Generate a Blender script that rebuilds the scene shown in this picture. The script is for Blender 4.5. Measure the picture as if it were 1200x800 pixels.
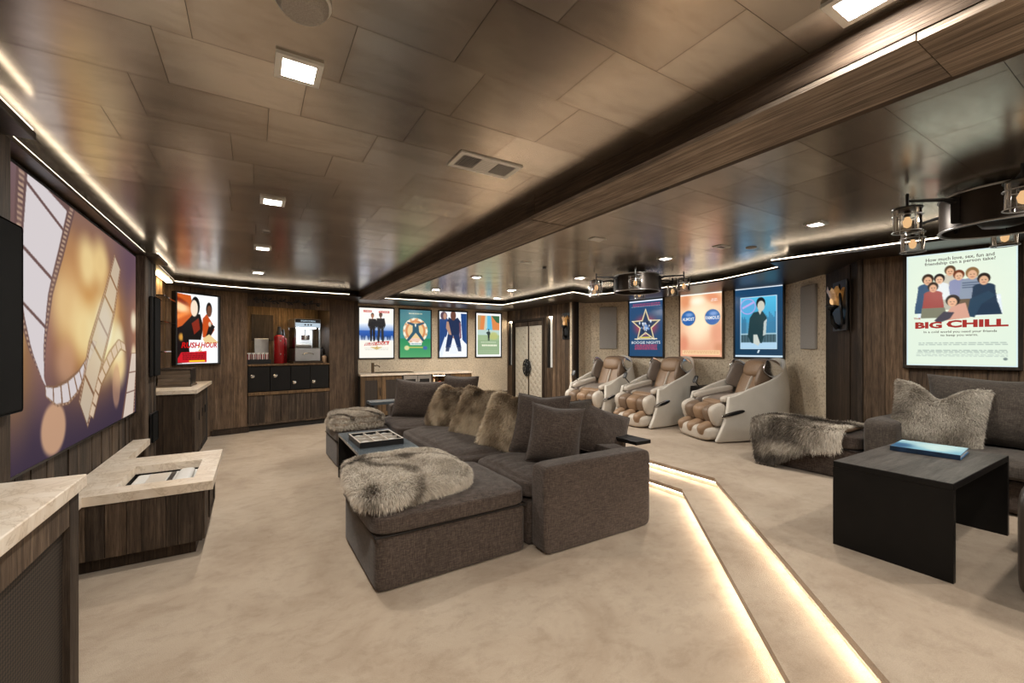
import bpy, bmesh, math, random
import numpy as np
from mathutils import Vector, Matrix, Euler

for o in list(bpy.data.objects):
    bpy.data.objects.remove(o)
SC = bpy.context.scene
COL = SC.collection
PI = math.pi
rnd = random.Random(7)

# ------------------------------------------------------------ camera, world, exposure
cam_d = bpy.data.cameras.new('camera')
cam_d.sensor_width = 36.0
cam_d.lens = 15.0
cam_d.shift_y = 8 / 1200
cam_d.clip_start = 0.05
cam = bpy.data.objects.new('camera', cam_d)
COL.objects.link(cam)
cam.location = (0, 0, 1.36)
cam.rotation_euler = (PI / 2, 0, -0.54336)
SC.camera = cam
SC.view_settings.view_transform = 'Standard'
SC.view_settings.look = 'None'
SC.view_settings.exposure = 0.0
SC.view_settings.gamma = 1.0
SC.view_settings.use_curve_mapping = False
W = bpy.data.worlds.new('world')
SC.world = W
W.use_nodes = True
W.node_tree.nodes['Background'].inputs[0].default_value = (1.0, 0.86, 0.7, 1)
W.node_tree.nodes['Background'].inputs[1].default_value = 0.05
SC.cycles.max_bounces = 10
SC.cycles.diffuse_bounces = 5
SC.cycles.glossy_bounces = 5
SC.cycles.transparent_max_bounces = 12
SC.cycles.sample_clamp_indirect = 6.0
SC.cycles.caustics_reflective = False
SC.cycles.caustics_refractive = False

CAN_W = 20.5          # watts of one ceiling downlight
LED_S = 7.0           # radiance of the cove strips
STEP_S = 30.0         # radiance of the strips under the step noses


# ------------------------------------------------------------ materials
def new_mat(name):
    m = bpy.data.materials.new(name)
    m.use_nodes = True
    nt = m.node_tree
    for n in list(nt.nodes):
        nt.nodes.remove(n)
    out = nt.nodes.new('ShaderNodeOutputMaterial')
    return m, nt, out


def N(nt, t, **kw):
    n = nt.nodes.new(t)
    for k, v in kw.items():
        setattr(n, k, v)
    return n


def bsdf(nt, out, col=(.5, .5, .5), rough=.5, metal=0.0, spec=0.5):
    b = N(nt, 'ShaderNodeBsdfPrincipled')
    b.inputs['Base Color'].default_value = (*col, 1)
    b.inputs['Roughness'].default_value = rough
    b.inputs['Metallic'].default_value = metal
    b.inputs['Specular IOR Level'].default_value = spec
    nt.links.new(b.outputs[0], out.inputs[0])
    return b


def noise_chain(nt, scale=(1, 1, 1), detail=4, coord='Object', nscale=5.0, rand=False, rough=.6, dist=0.0):
    if coord == 'World':
        g = N(nt, 'ShaderNodeNewGeometry')
        src = g.outputs['Position']
    else:
        g = N(nt, 'ShaderNodeTexCoord')
        src = g.outputs[coord]
    mp = N(nt, 'ShaderNodeMapping')
    mp.inputs['Scale'].default_value = scale
    nt.links.new(src, mp.inputs['Vector'])
    last = mp.outputs[0]
    if rand:
        oi = N(nt, 'ShaderNodeObjectInfo')
        mu = N(nt, 'ShaderNodeMath', operation='MULTIPLY')
        mu.inputs[1].default_value = 53.7
        nt.links.new(oi.outputs['Random'], mu.inputs[0])
        ad = N(nt, 'ShaderNodeVectorMath', operation='ADD')
        nt.links.new(last, ad.inputs[0])
        nt.links.new(mu.outputs[0], ad.inputs[1])
        last = ad.outputs[0]
    no = N(nt, 'ShaderNodeTexNoise')
    no.inputs['Scale'].default_value = nscale
    no.inputs['Detail'].default_value = detail
    no.inputs['Roughness'].default_value = rough
    no.inputs['Distortion'].default_value = dist
    nt.links.new(last, no.inputs['Vector'])
    return no


def ramp(nt, src, stops):
    r = N(nt, 'ShaderNodeValToRGB')
    el = r.color_ramp.elements
    while len(el) < len(stops):
        el.new(.5)
    for e, (p, c) in zip(el, stops):
        e.position = p
        e.color = (*c, 1) if len(c) == 3 else c
    nt.links.new(src, r.inputs[0])
    return r


def bump(nt, src, b, strength=.3, dist=.01):
    bp = N(nt, 'ShaderNodeBump')
    bp.inputs['Strength'].default_value = strength
    bp.inputs['Distance'].default_value = dist
    nt.links.new(src, bp.inputs['Height'])
    nt.links.new(bp.outputs[0], b.inputs['Normal'])
    return bp


def mix_col(nt, fac, a, b, mode='MIX'):
    m = N(nt, 'ShaderNodeMix', data_type='RGBA', blend_type=mode)
    if isinstance(fac, (int, float)):
        m.inputs[0].default_value = fac
    else:
        nt.links.new(fac, m.inputs[0])
    for i, x in ((6, a), (7, b)):
        if isinstance(x, tuple):
            m.inputs[i].default_value = (*x, 1)
        else:
            nt.links.new(x, m.inputs[i])
    return m.outputs[2]


def plain(name, col, rough=.5, metal=0.0, spec=.5, var=.12, vs=9.0, bmp=0.0):
    """simple surface with a light procedural variation of tone"""
    m, nt, out = new_mat(name)
    b = bsdf(nt, out, col, rough, metal, spec)
    no = noise_chain(nt, nscale=vs)
    lo = tuple(max(0, c * (1 - var)) for c in col)
    hi = tuple(min(1, c * (1 + var)) for c in col)
    r = ramp(nt, no.outputs[0], [(.3, lo), (.7, hi)])
    nt.links.new(r.outputs[0], b.inputs['Base Color'])
    if bmp:
        bump(nt, no.outputs[0], b, bmp, .01)
    return m


def emit(name, col, s):
    m, nt, out = new_mat(name)
    e = N(nt, 'ShaderNodeEmission')
    e.inputs[0].default_value = (*col, 1)
    e.inputs[1].default_value = s
    nt.links.new(e.outputs[0], out.inputs[0])
    return m


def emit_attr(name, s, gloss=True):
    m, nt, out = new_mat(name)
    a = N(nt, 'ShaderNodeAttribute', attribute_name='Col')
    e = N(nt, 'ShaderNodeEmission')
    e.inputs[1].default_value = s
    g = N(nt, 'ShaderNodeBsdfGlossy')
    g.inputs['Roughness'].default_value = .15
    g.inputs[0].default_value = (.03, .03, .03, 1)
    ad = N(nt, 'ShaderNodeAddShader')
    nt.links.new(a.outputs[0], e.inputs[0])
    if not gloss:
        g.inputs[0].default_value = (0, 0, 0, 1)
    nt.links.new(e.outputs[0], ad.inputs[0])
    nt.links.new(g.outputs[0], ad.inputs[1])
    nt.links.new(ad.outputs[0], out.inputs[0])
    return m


def wood(name, tones, grain=(14, 14, .8), rough=.65, bmp=.5, spread=.55, spec=.3, coord='World'):
    """weathered plank: grain along the long axis, each plank its own tone"""
    m, nt, out = new_mat(name)
    b = bsdf(nt, out, tones[0], rough, 0, spec)
    n1 = noise_chain(nt, grain, 6, coord, 2.2, True, .7, .3)
    n2 = noise_chain(nt, tuple(g * 5 for g in grain), 3, coord, 2.0, True, .6)
    n3 = noise_chain(nt, (1, 1, 1), 3, coord, 2.6, True)
    c = ramp(nt, n1.outputs[0], [(.28, tones[0]), (.5, tones[1]), (.74, tones[2])])
    oi = N(nt, 'ShaderNodeObjectInfo')
    tint = ramp(nt, oi.outputs['Random'], [(0, (1 - spread,) * 3), (.35, (1 - spread * .45, 1 - spread * .5, 1 - spread * .55)), (.7, (1, .97, .93)), (1, (1 + spread * .55, 1 + spread * .45, 1 + spread * .3))])
    x = mix_col(nt, 1.0, c.outputs[0], tint.outputs[0], 'MULTIPLY')
    d = ramp(nt, n2.outputs[0], [(.30, (.35, .33, .31)), (.52, (1, 1, 1))])
    x = mix_col(nt, .8, x, d.outputs[0], 'MULTIPLY')
    e = ramp(nt, n3.outputs[0], [(.35, (.7, .68, .66)), (.65, (1.15, 1.12, 1.08))])
    x = mix_col(nt, .8, x, e.outputs[0], 'MULTIPLY')
    nt.links.new(x, b.inputs['Base Color'])
    bump(nt, n2.outputs[0], b, bmp, .006)
    return m


M = {}
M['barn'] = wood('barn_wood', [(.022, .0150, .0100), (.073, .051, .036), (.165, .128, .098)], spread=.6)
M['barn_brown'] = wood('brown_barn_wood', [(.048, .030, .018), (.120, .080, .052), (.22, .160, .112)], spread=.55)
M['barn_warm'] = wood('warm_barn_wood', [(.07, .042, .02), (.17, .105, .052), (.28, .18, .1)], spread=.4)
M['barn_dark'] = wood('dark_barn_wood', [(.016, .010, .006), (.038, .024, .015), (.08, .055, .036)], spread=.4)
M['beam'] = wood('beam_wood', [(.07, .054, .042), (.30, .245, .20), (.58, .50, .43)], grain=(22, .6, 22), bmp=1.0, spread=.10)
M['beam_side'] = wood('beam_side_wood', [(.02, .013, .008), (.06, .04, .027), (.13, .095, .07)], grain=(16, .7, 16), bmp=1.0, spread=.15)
M['box_wood'] = wood('box_wood', [(.07, .05, .036), (.15, .115, .085), (.24, .19, .15)], grain=(1, 1, 22), spread=.2)
M['soffit'] = wood('soffit_wood', [(.020, .014, .009), (.045, .032, .022), (.085, .062, .045)], grain=(9, 9, 9), rough=.34, bmp=.12, spec=.5)
M['black_wood'] = plain('black_oak', (.0045, .004, .0038), .45, var=.3, spec=.25)
M['black'] = plain('black_metal', (.008, .008, .009), .38, .2)
M['gap'] = plain('joint_shadow_board', (.012, .009, .007), .9)
M['cloth_black'] = plain('speaker_cloth', (.006, .006, .006), .95, spec=.1)
M['chrome'] = plain('chrome', (.75, .76, .78), .14, 1.0, var=.03)
M['steel'] = plain('brushed_steel', (.45, .45, .46), .32, 1.0, var=.08)
M['bronze'] = plain('bronze', (.13, .09, .055), .38, .8)
M['white_gloss'] = plain('white_enamel', (.72, .72, .70), .25, var=.04)
M['fabric_grey'] = plain('acoustic_grey_cloth', (.37, .35, .33), .95, spec=.1, vs=300, var=.2)
M['red'] = plain('red_enamel', (.24, .008, .010), .25)
M['cream_shell'] = plain('cream_gloss_shell', (.66, .615, .545), .22, spec=.55, var=.03)
M['pale_leather'] = plain('pale_leather', (.56, .50, .43), .42, var=.06, bmp=.05, vs=90)
M['tan_leather'] = plain('tan_leather', (.29, .185, .112), .42, var=.12, bmp=.06, vs=80)
M['brown_leather'] = plain('brown_leather', (.19, .128, .085), .42, var=.12, bmp=.06, vs=80)
M['taupe_leather'] = plain('taupe_leather', (.20, .165, .14), .35, var=.1, bmp=.05, vs=80)
M['dark_leather'] = plain('dark_leather', (.035, .026, .02), .4, var=.2)
M['tuft'] = plain('tufted_cream_leather', (.50, .45, .37), .42, var=.05)
M['led'] = emit('warm_led', (1.0, .84, .64), LED_S)
M['step_led'] = emit('warm_step_led', (1.0, .86, .68), STEP_S)
M['lamp'] = emit('lamp_lens', (1.0, .93, .82), 12.0)
M['filament'] = emit('filament', (1.0, .6, .28), .9)
M['cool_glow'] = emit('popcorn_lamp', (.86, .93, 1.0), 22.0)
M['cool_header_glow'] = emit('header_glow', (.62, .74, .84), .8)  # pale blue glow added to the popcorn machine's steel header
M['shelf_lamp'] = emit('niche_lamp', (1.0, .72, .36), 45.0)
M['slit_lamp'] = emit('slit_lamp', (1.0, .80, .54), 30.0)
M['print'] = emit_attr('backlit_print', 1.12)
M['screen'] = emit_attr('projected_picture', .86, False)


def mk_carpet():
    m, nt, out = new_mat('beige_carpet')
    b = bsdf(nt, out, (.4, .32, .24), .95, 0, .12)
    n1 = noise_chain(nt, (1, 1, 1), 5, 'World', 1.6, rough=.65, dist=.6)
    n2 = noise_chain(nt, (.9, 1.25, 1), 6, 'World', 8.0, rough=.78, dist=.3)
    n3 = noise_chain(nt, (1, 1, 1), 2, 'World', 260.0)
    c = ramp(nt, n1.outputs[0], [(.33, (.375, .285, .205)), (.5, (.445, .35, .26)), (.68, (.495, .40, .305))])
    d = ramp(nt, n2.outputs[0], [(.34, (.80, .775, .75)), (.52, (1, 1, 1))])
    x = mix_col(nt, .75, c.outputs[0], d.outputs[0], 'MULTIPLY')
    e = ramp(nt, n3.outputs[0], [(.3, (.8, .79, .78)), (.7, (1.1, 1.1, 1.1))])
    x = mix_col(nt, .6, x, e.outputs[0], 'MULTIPLY')
    nt.links.new(x, b.inputs['Base Color'])
    b.inputs['Sheen Weight'].default_value = .2
    bump(nt, n3.outputs[0], b, .5, .006)
    return m


def mk_tile():
    m, nt, out = new_mat('silver_leaf_tile')
    b = bsdf(nt, out, (.4, .33, .27), .3, .92, .5)
    oi = N(nt, 'ShaderNodeObjectInfo')
    ge = N(nt, 'ShaderNodeNewGeometry')
    ad = N(nt, 'ShaderNodeMath', operation='ADD')
    nt.links.new(oi.outputs['Random'], ad.inputs[0])
    nt.links.new(ge.outputs['Random Per Island'], ad.inputs[1])
    fr = N(nt, 'ShaderNodeMath', operation='FRACT')
    nt.links.new(ad.outputs[0], fr.inputs[0])
    n1 = noise_chain(nt, (1, 3.2, 1), 6, 'World', 2.4, True, .7, .5)
    n2 = noise_chain(nt, (6, 30, 6), 3, 'World', 2.0, True)
    t = ramp(nt, fr.outputs[0], [(0, (.50, .45, .40)), (.5, (.58, .53, .475)), (1, (.66, .61, .555))])
    e = ramp(nt, n1.outputs[0], [(.25, (.72, .68, .63)), (.5, (.97, .96, .94)), (.75, (1.12, 1.1, 1.08))])
    x = mix_col(nt, .8, t.outputs[0], e.outputs[0], 'MULTIPLY')
    # burnished edges of each tile
    tg = N(nt, 'ShaderNodeTexCoord')
    sp = N(nt, 'ShaderNodeSeparateXYZ')
    nt.links.new(tg.outputs['Generated'], sp.inputs[0])
    ds = []
    for k, sc in ((0, 1.35), (1, 1.0)):
        p_ = N(nt, 'ShaderNodeMath', operation='PINGPONG')
        p_.inputs[1].default_value = .5
        nt.links.new(sp.outputs[k], p_.inputs[0])
        q_ = N(nt, 'ShaderNodeMath', operation='MULTIPLY')
        q_.inputs[1].default_value = sc
        nt.links.new(p_.outputs[0], q_.inputs[0])
        ds.append(q_)
    mn = N(nt, 'ShaderNodeMath', operation='MINIMUM')
    nt.links.new(ds[0].outputs[0], mn.inputs[0])
    nt.links.new(ds[1].outputs[0], mn.inputs[1])
    wob = N(nt, 'ShaderNodeMath', operation='MULTIPLY_ADD')
    wob.inputs[1].default_value = .16
    nt.links.new(n1.outputs[0], wob.inputs[0])
    nt.links.new(mn.outputs[0], wob.inputs[2])
    ed = ramp(nt, wob.outputs[0], [(.055, (.66, .56, .45)), (.13, (1, 1, 1))])
    x = mix_col(nt, .32, x, ed.outputs[0], 'MULTIPLY')
    nt.links.new(x, b.inputs['Base Color'])
    r = N(nt, 'ShaderNodeMapRange')
    r.inputs[3].default_value = .20
    r.inputs[4].default_value = .27
    nt.links.new(n2.outputs[0], r.inputs[0])
    nt.links.new(r.outputs[0], b.inputs['Roughness'])
    return m


def mk_fabric(name, c0, c1, c2):
    m, nt, out = new_mat(name)
    b = bsdf(nt, out, c1, .92, 0, .12)
    n1 = noise_chain(nt, (1, 1, .12), 3, 'Object', 210.0, rough=.7)
    n2 = noise_chain(nt, (.12, .12, 1), 3, 'Object', 210.0, rough=.7)
    n3 = noise_chain(nt, (1, 1, 1), 3, 'Object', 4.0)
    a = N(nt, 'ShaderNodeMath', operation='ADD')
    nt.links.new(n1.outputs[0], a.inputs[0])
    nt.links.new(n2.outputs[0], a.inputs[1])
    h = N(nt, 'ShaderNodeMath', operation='MULTIPLY')
    h.inputs[1].default_value = .5
    nt.links.new(a.outputs[0], h.inputs[0])
    c = ramp(nt, h.outputs[0], [(.36, c0), (.5, c1), (.64, c2)])
    e = ramp(nt, n3.outputs[0], [(.3, (.86, .86, .86)), (.7, (1.1, 1.1, 1.1))])
    x = mix_col(nt, .7, c.outputs[0], e.outputs[0], 'MULTIPLY')
    nt.links.new(x, b.inputs['Base Color'])
    b.inputs['Sheen Weight'].default_value = .15
    bump(nt, h.outputs[0], b, .35, .004)
    return m


def mk_stone():
    m, nt, out = new_mat('cream_quartzite')
    b = bsdf(nt, out, (.6, .52, .44), .32, 0, .5)
    n1 = noise_chain(nt, (1, 2.4, 1), 6, 'World', 2.2, rough=.6, dist=1.4)
    n2 = noise_chain(nt, (1, 1, 1), 8, 'World', 4.0, rough=.7, dist=2.2)
    c = ramp(nt, n1.outputs[0], [(.3, (.62, .51, .39)), (.5, (.72, .62, .51)), (.7, (.80, .72, .62))])
    d = ramp(nt, n2.outputs[0], [(.46, (1, 1, 1)), (.495, (.66, .6, .53)), (.53, (1, 1, 1))])
    x = mix_col(nt, .7, c.outputs[0], d.outputs[0], 'MULTIPLY')
    nt.links.new(x, b.inputs['Base Color'])
    return m


def mk_wallpaper():
    m, nt, out = new_mat('cork_wallpaper')
    b = bsdf(nt, out, (.4, .32, .22), .6, 0, .3)
    n1 = noise_chain(nt, (1, 1, 1), 4, 'World', 38.0, rough=.75)
    n2 = noise_chain(nt, (1, 1, 1), 3, 'World', 2.0)
    v = N(nt, 'ShaderNodeTexVoronoi')
    v.inputs['Scale'].default_value = 46
    g = N(nt, 'ShaderNodeNewGeometry')
    nt.links.new(g.outputs['Position'], v.inputs['Vector'])
    c = ramp(nt, n1.outputs[0], [(.35, (.34, .255, .17)), (.45, (.63, .53, .40)), (.66, (.76, .67, .53))])
    d = ramp(nt, n2.outputs[0], [(.35, (.85, .84, .83)), (.65, (1.08, 1.07, 1.05))])
    x = mix_col(nt, .8, c.outputs[0], d.outputs[0], 'MULTIPLY')
    e = ramp(nt, v.outputs['Distance'], [(.08, (.6, .56, .5)), (.22, (1, 1, 1))])
    x = mix_col(nt, .5, x, e.outputs[0], 'MULTIPLY')
    nt.links.new(x, b.inputs['Base Color'])
    bump(nt, n1.outputs[0], b, .2, .004)
    return m


def mk_mesh_grille():
    m, nt, out = new_mat('woven_grille')
    b = bsdf(nt, out, (.02, .018, .016), .6, .3)
    tc = N(nt, 'ShaderNodeTexCoord')
    mp = N(nt, 'ShaderNodeMapping')
    mp.inputs['Rotation'].default_value = (PI / 4, 0, 0)
    mp.inputs['Scale'].default_value = (1, 1, 1)
    nt.links.new(tc.outputs['Object'], mp.inputs[0])
    ck = N(nt, 'ShaderNodeTexChecker')
    ck.inputs['Scale'].default_value = 96
    ck.inputs[1].default_value = (.06, .044, .033, 1)
    ck.inputs[2].default_value = (.006, .005, .005, 1)
    nt.links.new(mp.outputs[0], ck.inputs[0])
    nt.links.new(ck.outputs[0], b.inputs['Base Color'])
    return m


def mk_attr(name, rough=.6, spec=.25):
    m, nt, out = new_mat(name)
    b = bsdf(nt, out, (.5, .5, .5), rough, 0, spec)
    a = N(nt, 'ShaderNodeAttribute', attribute_name='Col')
    nt.links.new(a.outputs[0], b.inputs['Base Color'])
    return m


def mk_glass(name, tint=(1, 1, 1), mixf=.12):
    """thin clear glass: mostly straight through, with a surface reflection"""
    m, nt, out = new_mat(name)
    t = N(nt, 'ShaderNodeBsdfTransparent')
    t.inputs[0].default_value = (*tint, 1)
    g = N(nt, 'ShaderNodeBsdfGlossy')
    g.inputs['Roughness'].default_value = .03
    fr = N(nt, 'ShaderNodeFresnel')
    fr.inputs[0].default_value = 1.5
    mx = N(nt, 'ShaderNodeMath', operation='ADD')
    mx.inputs[1].default_value = mixf * .4
    nt.links.new(fr.outputs[0], mx.inputs[0])
    mi = N(nt, 'ShaderNodeMixShader')
    nt.links.new(mx.outputs[0], mi.inputs[0])
    nt.links.new(t.outputs[0], mi.inputs[1])
    nt.links.new(g.outputs[0], mi.inputs[2])
    nt.links.new(mi.outputs[0], out.inputs[0])
    return m


M['carpet'] = mk_carpet()
M['tile'] = mk_tile()
M['sofa'] = mk_fabric('brown_linen', (.034, .0245, .0195), (.070, .0525, .0435), (.122, .094, .079))
M['sofa_grey'] = mk_fabric('grey_brown_linen', (.036, .029, .024), (.066, .054, .045), (.112, .093, .079))
M['stone'] = mk_stone()
M['wallpaper'] = mk_wallpaper()
M['grille'] = mk_mesh_grille()
M['fur'] = mk_attr('fur_pile', .55, .2)
M['print_matte'] = mk_attr('printed_paper', .35, .4)
M['glass'] = mk_glass('clear_glass')
M['book_blue'] = plain('blue_book_cloth', (.03, .12, .26), .4)
M['book_spine'] = plain('dark_blue_spine', (.008, .03, .075), .4, var=.5, vs=20)
M['table_top'] = wood('oak_top_reflection', [(.03, .027, .025), (.085, .077, .071), (.15, .138, .13)], grain=(1.2, 16, 8), rough=.42, bmp=.4, spread=.05, spec=.5)  # oak grain, its tones raised to carry the top's grey reflection
M['tray_top'] = plain('black_tray_reflection', (.085, .105, .12), .24, spec=1.0)  # bluish reflection put into the base colour of the black tops


# ------------------------------------------------------------ mesh helpers
def V(*a):
    return Vector(a)


def box(bm, x0, x1, y0, y1, z0, z1, r=0.0, seg=2, mi=0):
    vs = [bm.verts.new(p) for p in ((x0, y0, z0), (x1, y0, z0), (x1, y1, z0), (x0, y1, z0), (x0, y0, z1), (x1, y0, z1), (x1, y1, z1), (x0, y1, z1))]
    fs = [bm.faces.new([vs[i] for i in f]) for f in ((3, 2, 1, 0), (4, 5, 6, 7), (0, 1, 5, 4), (1, 2, 6, 5), (2, 3, 7, 6), (3, 0, 4, 7))]
    for f in fs:
        f.material_index = mi
    if r > 0:
        ed = set()
        for f in fs:
            ed.update(f.edges)
        bmesh.ops.bevel(bm, geom=list(ed), offset=r, segments=seg, profile=.5, affect='EDGES')
    return bm


def prism(bm, poly, z0, z1):
    n = len(poly)
    a = sum(poly[i][0] * poly[(i + 1) % n][1] - poly[(i + 1) % n][0] * poly[i][1] for i in range(n))
    if a < 0:
        poly = poly[::-1]
    lo = [bm.verts.new((p[0], p[1], z0)) for p in poly]
    hi = [bm.verts.new((p[0], p[1], z1)) for p in poly]
    bm.faces.new(lo[::-1])
    bm.faces.new(hi)
    for i in range(n):
        j = (i + 1) % n
        bm.faces.new((lo[i], lo[j], hi[j], hi[i]))
    return bm


def extrude_xz(bm, poly, y0, y1, r=0.0, seg=2):
    """polygon in x,z pushed along y"""
    n = len(poly)
    a = [bm.verts.new((p[0], y0, p[1])) for p in poly]
    b = [bm.verts.new((p[0], y1, p[1])) for p in poly]
    fs = [bm.faces.new(a), bm.faces.new(b[::-1])]
    for i in range(n):
        j = (i + 1) % n
        fs.append(bm.faces.new((a[j], a[i], b[i], b[j])))
    bmesh.ops.recalc_face_normals(bm, faces=fs)
    if r:
        ed = set(fs[0].edges) | set(fs[1].edges)
        bmesh.ops.bevel(bm, geom=list(ed), offset=r, segments=seg, profile=.5, affect='EDGES')
    return bm


def cyl(bm, p0, p1, r0, r1=None, n=16, cap=True):
    r1 = r0 if r1 is None else r1
    p0, p1 = Vector(p0), Vector(p1)
    d = (p1 - p0).normalized()
    u = d.orthogonal().normalized()
    v = d.cross(u)
    A, B = [], []
    for i in range(n):
        t = 2 * PI * i / n
        w = u * math.cos(t) + v * math.sin(t)
        A.append(bm.verts.new(p0 + w * r0))
        B.append(bm.verts.new(p1 + w * r1))
    for i in range(n):
        j = (i + 1) % n
        bm.faces.new((A[i], A[j], B[j], B[i]))
    if cap:
        bm.faces.new(A[::-1])
        bm.faces.new(B)
    return bm


def tube(bm, pts, r, n=6):
    pts = [Vector(p) for p in pts]
    rings = []
    up = Vector((0, 0, 1))
    for i, p in enumerate(pts):
        d = (pts[min(i + 1, len(pts) - 1)] - pts[max(i - 1, 0)]).normalized()
        u = d.cross(up)
        if u.length < 1e-3:
            u = d.cross(Vector((1, 0, 0)))
        u.normalize()
        v = d.cross(u)
        rr = r[i] if isinstance(r, (list, tuple)) else r
        rings.append([bm.verts.new(p + (u * math.cos(2 * PI * k / n) + v * math.sin(2 * PI * k / n)) * rr) for k in range(n)])
    for a, b in zip(rings, rings[1:]):
        for k in range(n):
            j = (k + 1) % n
            bm.faces.new((a[k], a[j], b[j], b[k]))
    bm.faces.new(rings[0][::-1])
    bm.faces.new(rings[-1])
    return bm


def lathe(bm, prof, c=(0, 0, 0), n=24):
    """profile of (radius, z)"""
    rings = []
    for r, z in prof:
        rings.append([bm.verts.new((c[0] + r * math.cos(2 * PI * k / n), c[1] + r * math.sin(2 * PI * k / n), c[2] + z)) for k in range(n)])
    for a, b in zip(rings, rings[1:]):
        for k in range(n):
            j = (k + 1) % n
            bm.faces.new((a[k], a[j], b[j], b[k]))
    bm.faces.new(rings[0][::-1])
    bm.faces.new(rings[-1])
    return bm


_cs = {}


def cube_grid(n):
    """unit cube -1..1 with n x n quads on each side, shared vertices"""
    if n in _cs:
        return _cs[n]
    idx = {}
    vs = []
    fs = []

    def vid(p):
        k = tuple(int(round((c + 1) * n / 2 * 2)) for c in p)
        if k not in idx:
            idx[k] = len(vs)
            vs.append(p)
        return idx[k]
    for ax in range(3):
        for s in (-1, 1):
            for i in range(n):
                for j in range(n):
                    q = []
                    for di, dj in ((0, 0), (1, 0), (1, 1), (0, 1)):
                        a = -1 + 2 * (i + di) / n
                        b = -1 + 2 * (j + dj) / n
                        p = [0, 0, 0]
                        p[ax] = s
                        p[(ax + 1) % 3] = a
                        p[(ax + 2) % 3] = b
                        q.append(vid(tuple(p)))
                    fs.append(q if s > 0 else q[::-1])
    _cs[n] = (np.array(vs, float), fs)
    return _cs[n]


_rt = np.random.RandomState(3).rand(64, 64, 64)


def vnoise(p):
    """value noise on an (n,3) array"""
    p = np.asarray(p, float)
    i = np.floor(p).astype(int)
    f = p - i
    f = f * f * (3 - 2 * f)
    r = 0
    for a in (0, 1):
        for b in (0, 1):
            for c in (0, 1):
                w = (f[:, 0] if a else 1 - f[:, 0]) * (f[:, 1] if b else 1 - f[:, 1]) * (f[:, 2] if c else 1 - f[:, 2])
                r = r + w * _rt[(i[:, 0] + a) % 64, (i[:, 1] + b) % 64, (i[:, 2] + c) % 64]
    return r * 2 - 1


def sq(v, p):
    """rounded box: squash a unit cube grid with a p-norm"""
    m = np.abs(v).max(1)
    q = (np.abs(v) ** p).sum(1) ** (1 / p)
    return v * (m / q)[:, None]


def np_to_bm(bm, vs, fs):
    b = [bm.verts.new(p) for p in vs]
    for f in fs:
        bm.faces.new([b[i] for i in f])
    return bm


def blob(bm, c, s, p=5, n=8, rot=None, taper=0.0):
    """soft rounded block; s = half sizes"""
    v, f = cube_grid(n)
    v = sq(v, p) * np.array(s)
    if taper:
        v[:, 0] *= 1 + taper * v[:, 2] / s[2]
    if rot is not None:
        R = np.array(Euler(rot).to_matrix())
        v = v @ R.T
    return np_to_bm(bm, v + np.array(c), f)


def soft_pad(bm, quad, z0, z1, p=9, n=24, puff=.02, wr=.006, ws=9.0, seed=0, side=.0):
    """upholstered slab on a four-cornered footprint (counter-clockwise)"""
    v, f = cube_grid(n)
    v0 = v.copy()
    v = sq(v, p)
    q = np.array(quad, float)
    a = (v[:, 0] + 1) / 2
    b = (v[:, 1] + 1) / 2
    xy = (q[0] * ((1 - a) * (1 - b))[:, None] + q[1] * (a * (1 - b))[:, None] + q[2] * (a * b)[:, None] + q[3] * ((1 - a) * b)[:, None])
    h = np.clip(v[:, 2], -1, 1)
    z = z0 + (h + 1) / 2 * (z1 - z0)
    bell = np.clip((1 - v0[:, 0] ** 2) * (1 - v0[:, 1] ** 2), 0, 1) ** .5
    z = z + puff * bell * (h > 0)
    pts = np.c_[xy, z]
    no = vnoise(pts * ws + seed * 7.3) * .6 + vnoise(pts * ws * 2.3 + seed * 3.1) * .4
    pts[:, 2] += no * wr * (h > -.5)
    if side:
        cen = q.mean(0)
        d = pts[:, :2] - cen
        d /= np.linalg.norm(d, axis=1)[:, None] + 1e-6
        pts[:, :2] += d * (vnoise(pts * ws * .8 + 31 + seed) * side)[:, None]
    return np_to_bm(bm, pts, f)


def pillow_pts(w, h, t, n=22, dent=.12, wr=.008, seed=0, pinch=.07):
    v, f = cube_grid(n)
    a, b, c = v[:, 0], v[:, 2], v[:, 1]
    th = np.clip((1 - np.abs(a) ** 2.6) * (1 - np.abs(b) ** 2.6), 0, 1) ** .55
    x = a * w / 2 * (1 - pinch * (1 - b ** 2))
    z = b * h / 2 * (1 - pinch * (1 - a ** 2))
    z = z - dent * h * np.exp(-(a / .42) ** 2) * np.clip((b + .2) / 1.2, 0, 1) ** 2
    y = c * t / 2 * (th * .96 + .04)
    p = np.c_[x, y, z]
    p[:, 1] += np.sign(c) * wr * (vnoise(p * 11 + seed * 5.7) + .5 * vnoise(p * 23 + seed)) * th
    return p, f


def obj(name, bm, mat, parent=None, smooth=False, loc=None, rot=None, angle=None):
    me = bpy.data.meshes.new(name)
    if isinstance(bm, bmesh.types.BMesh):
        bm.normal_update()
        bm.to_mesh(me)
        bm.free()
    else:
        me.from_pydata([tuple(p) for p in bm[0]], [], bm[1])
    if isinstance(mat, (list, tuple)):
        for x in mat:
            me.materials.append(M[x] if isinstance(x, str) else x)
    else:
        me.materials.append(M[mat] if isinstance(mat, str) else mat)
    if smooth or angle:
        me.shade_smooth()
        if angle:
            me.set_sharp_from_angle(angle=math.radians(angle))
    o = bpy.data.objects.new(name, me)
    COL.objects.link(o)
    if parent is not None:
        o.parent = parent
    if loc is not None:
        o.location = loc
    if rot is not None:
        o.rotation_euler = rot
    return o


def NB():
    return bmesh.new()


def thing(name, label, cat, loc=(0, 0, 0), rz=0.0, group=None):
    o = bpy.data.objects.new(name, None)
    COL.objects.link(o)
    o.location = loc
    o.rotation_euler = (0, 0, rz)
    o.empty_display_size = .1
    return tag(o, label, cat, group)


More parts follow.
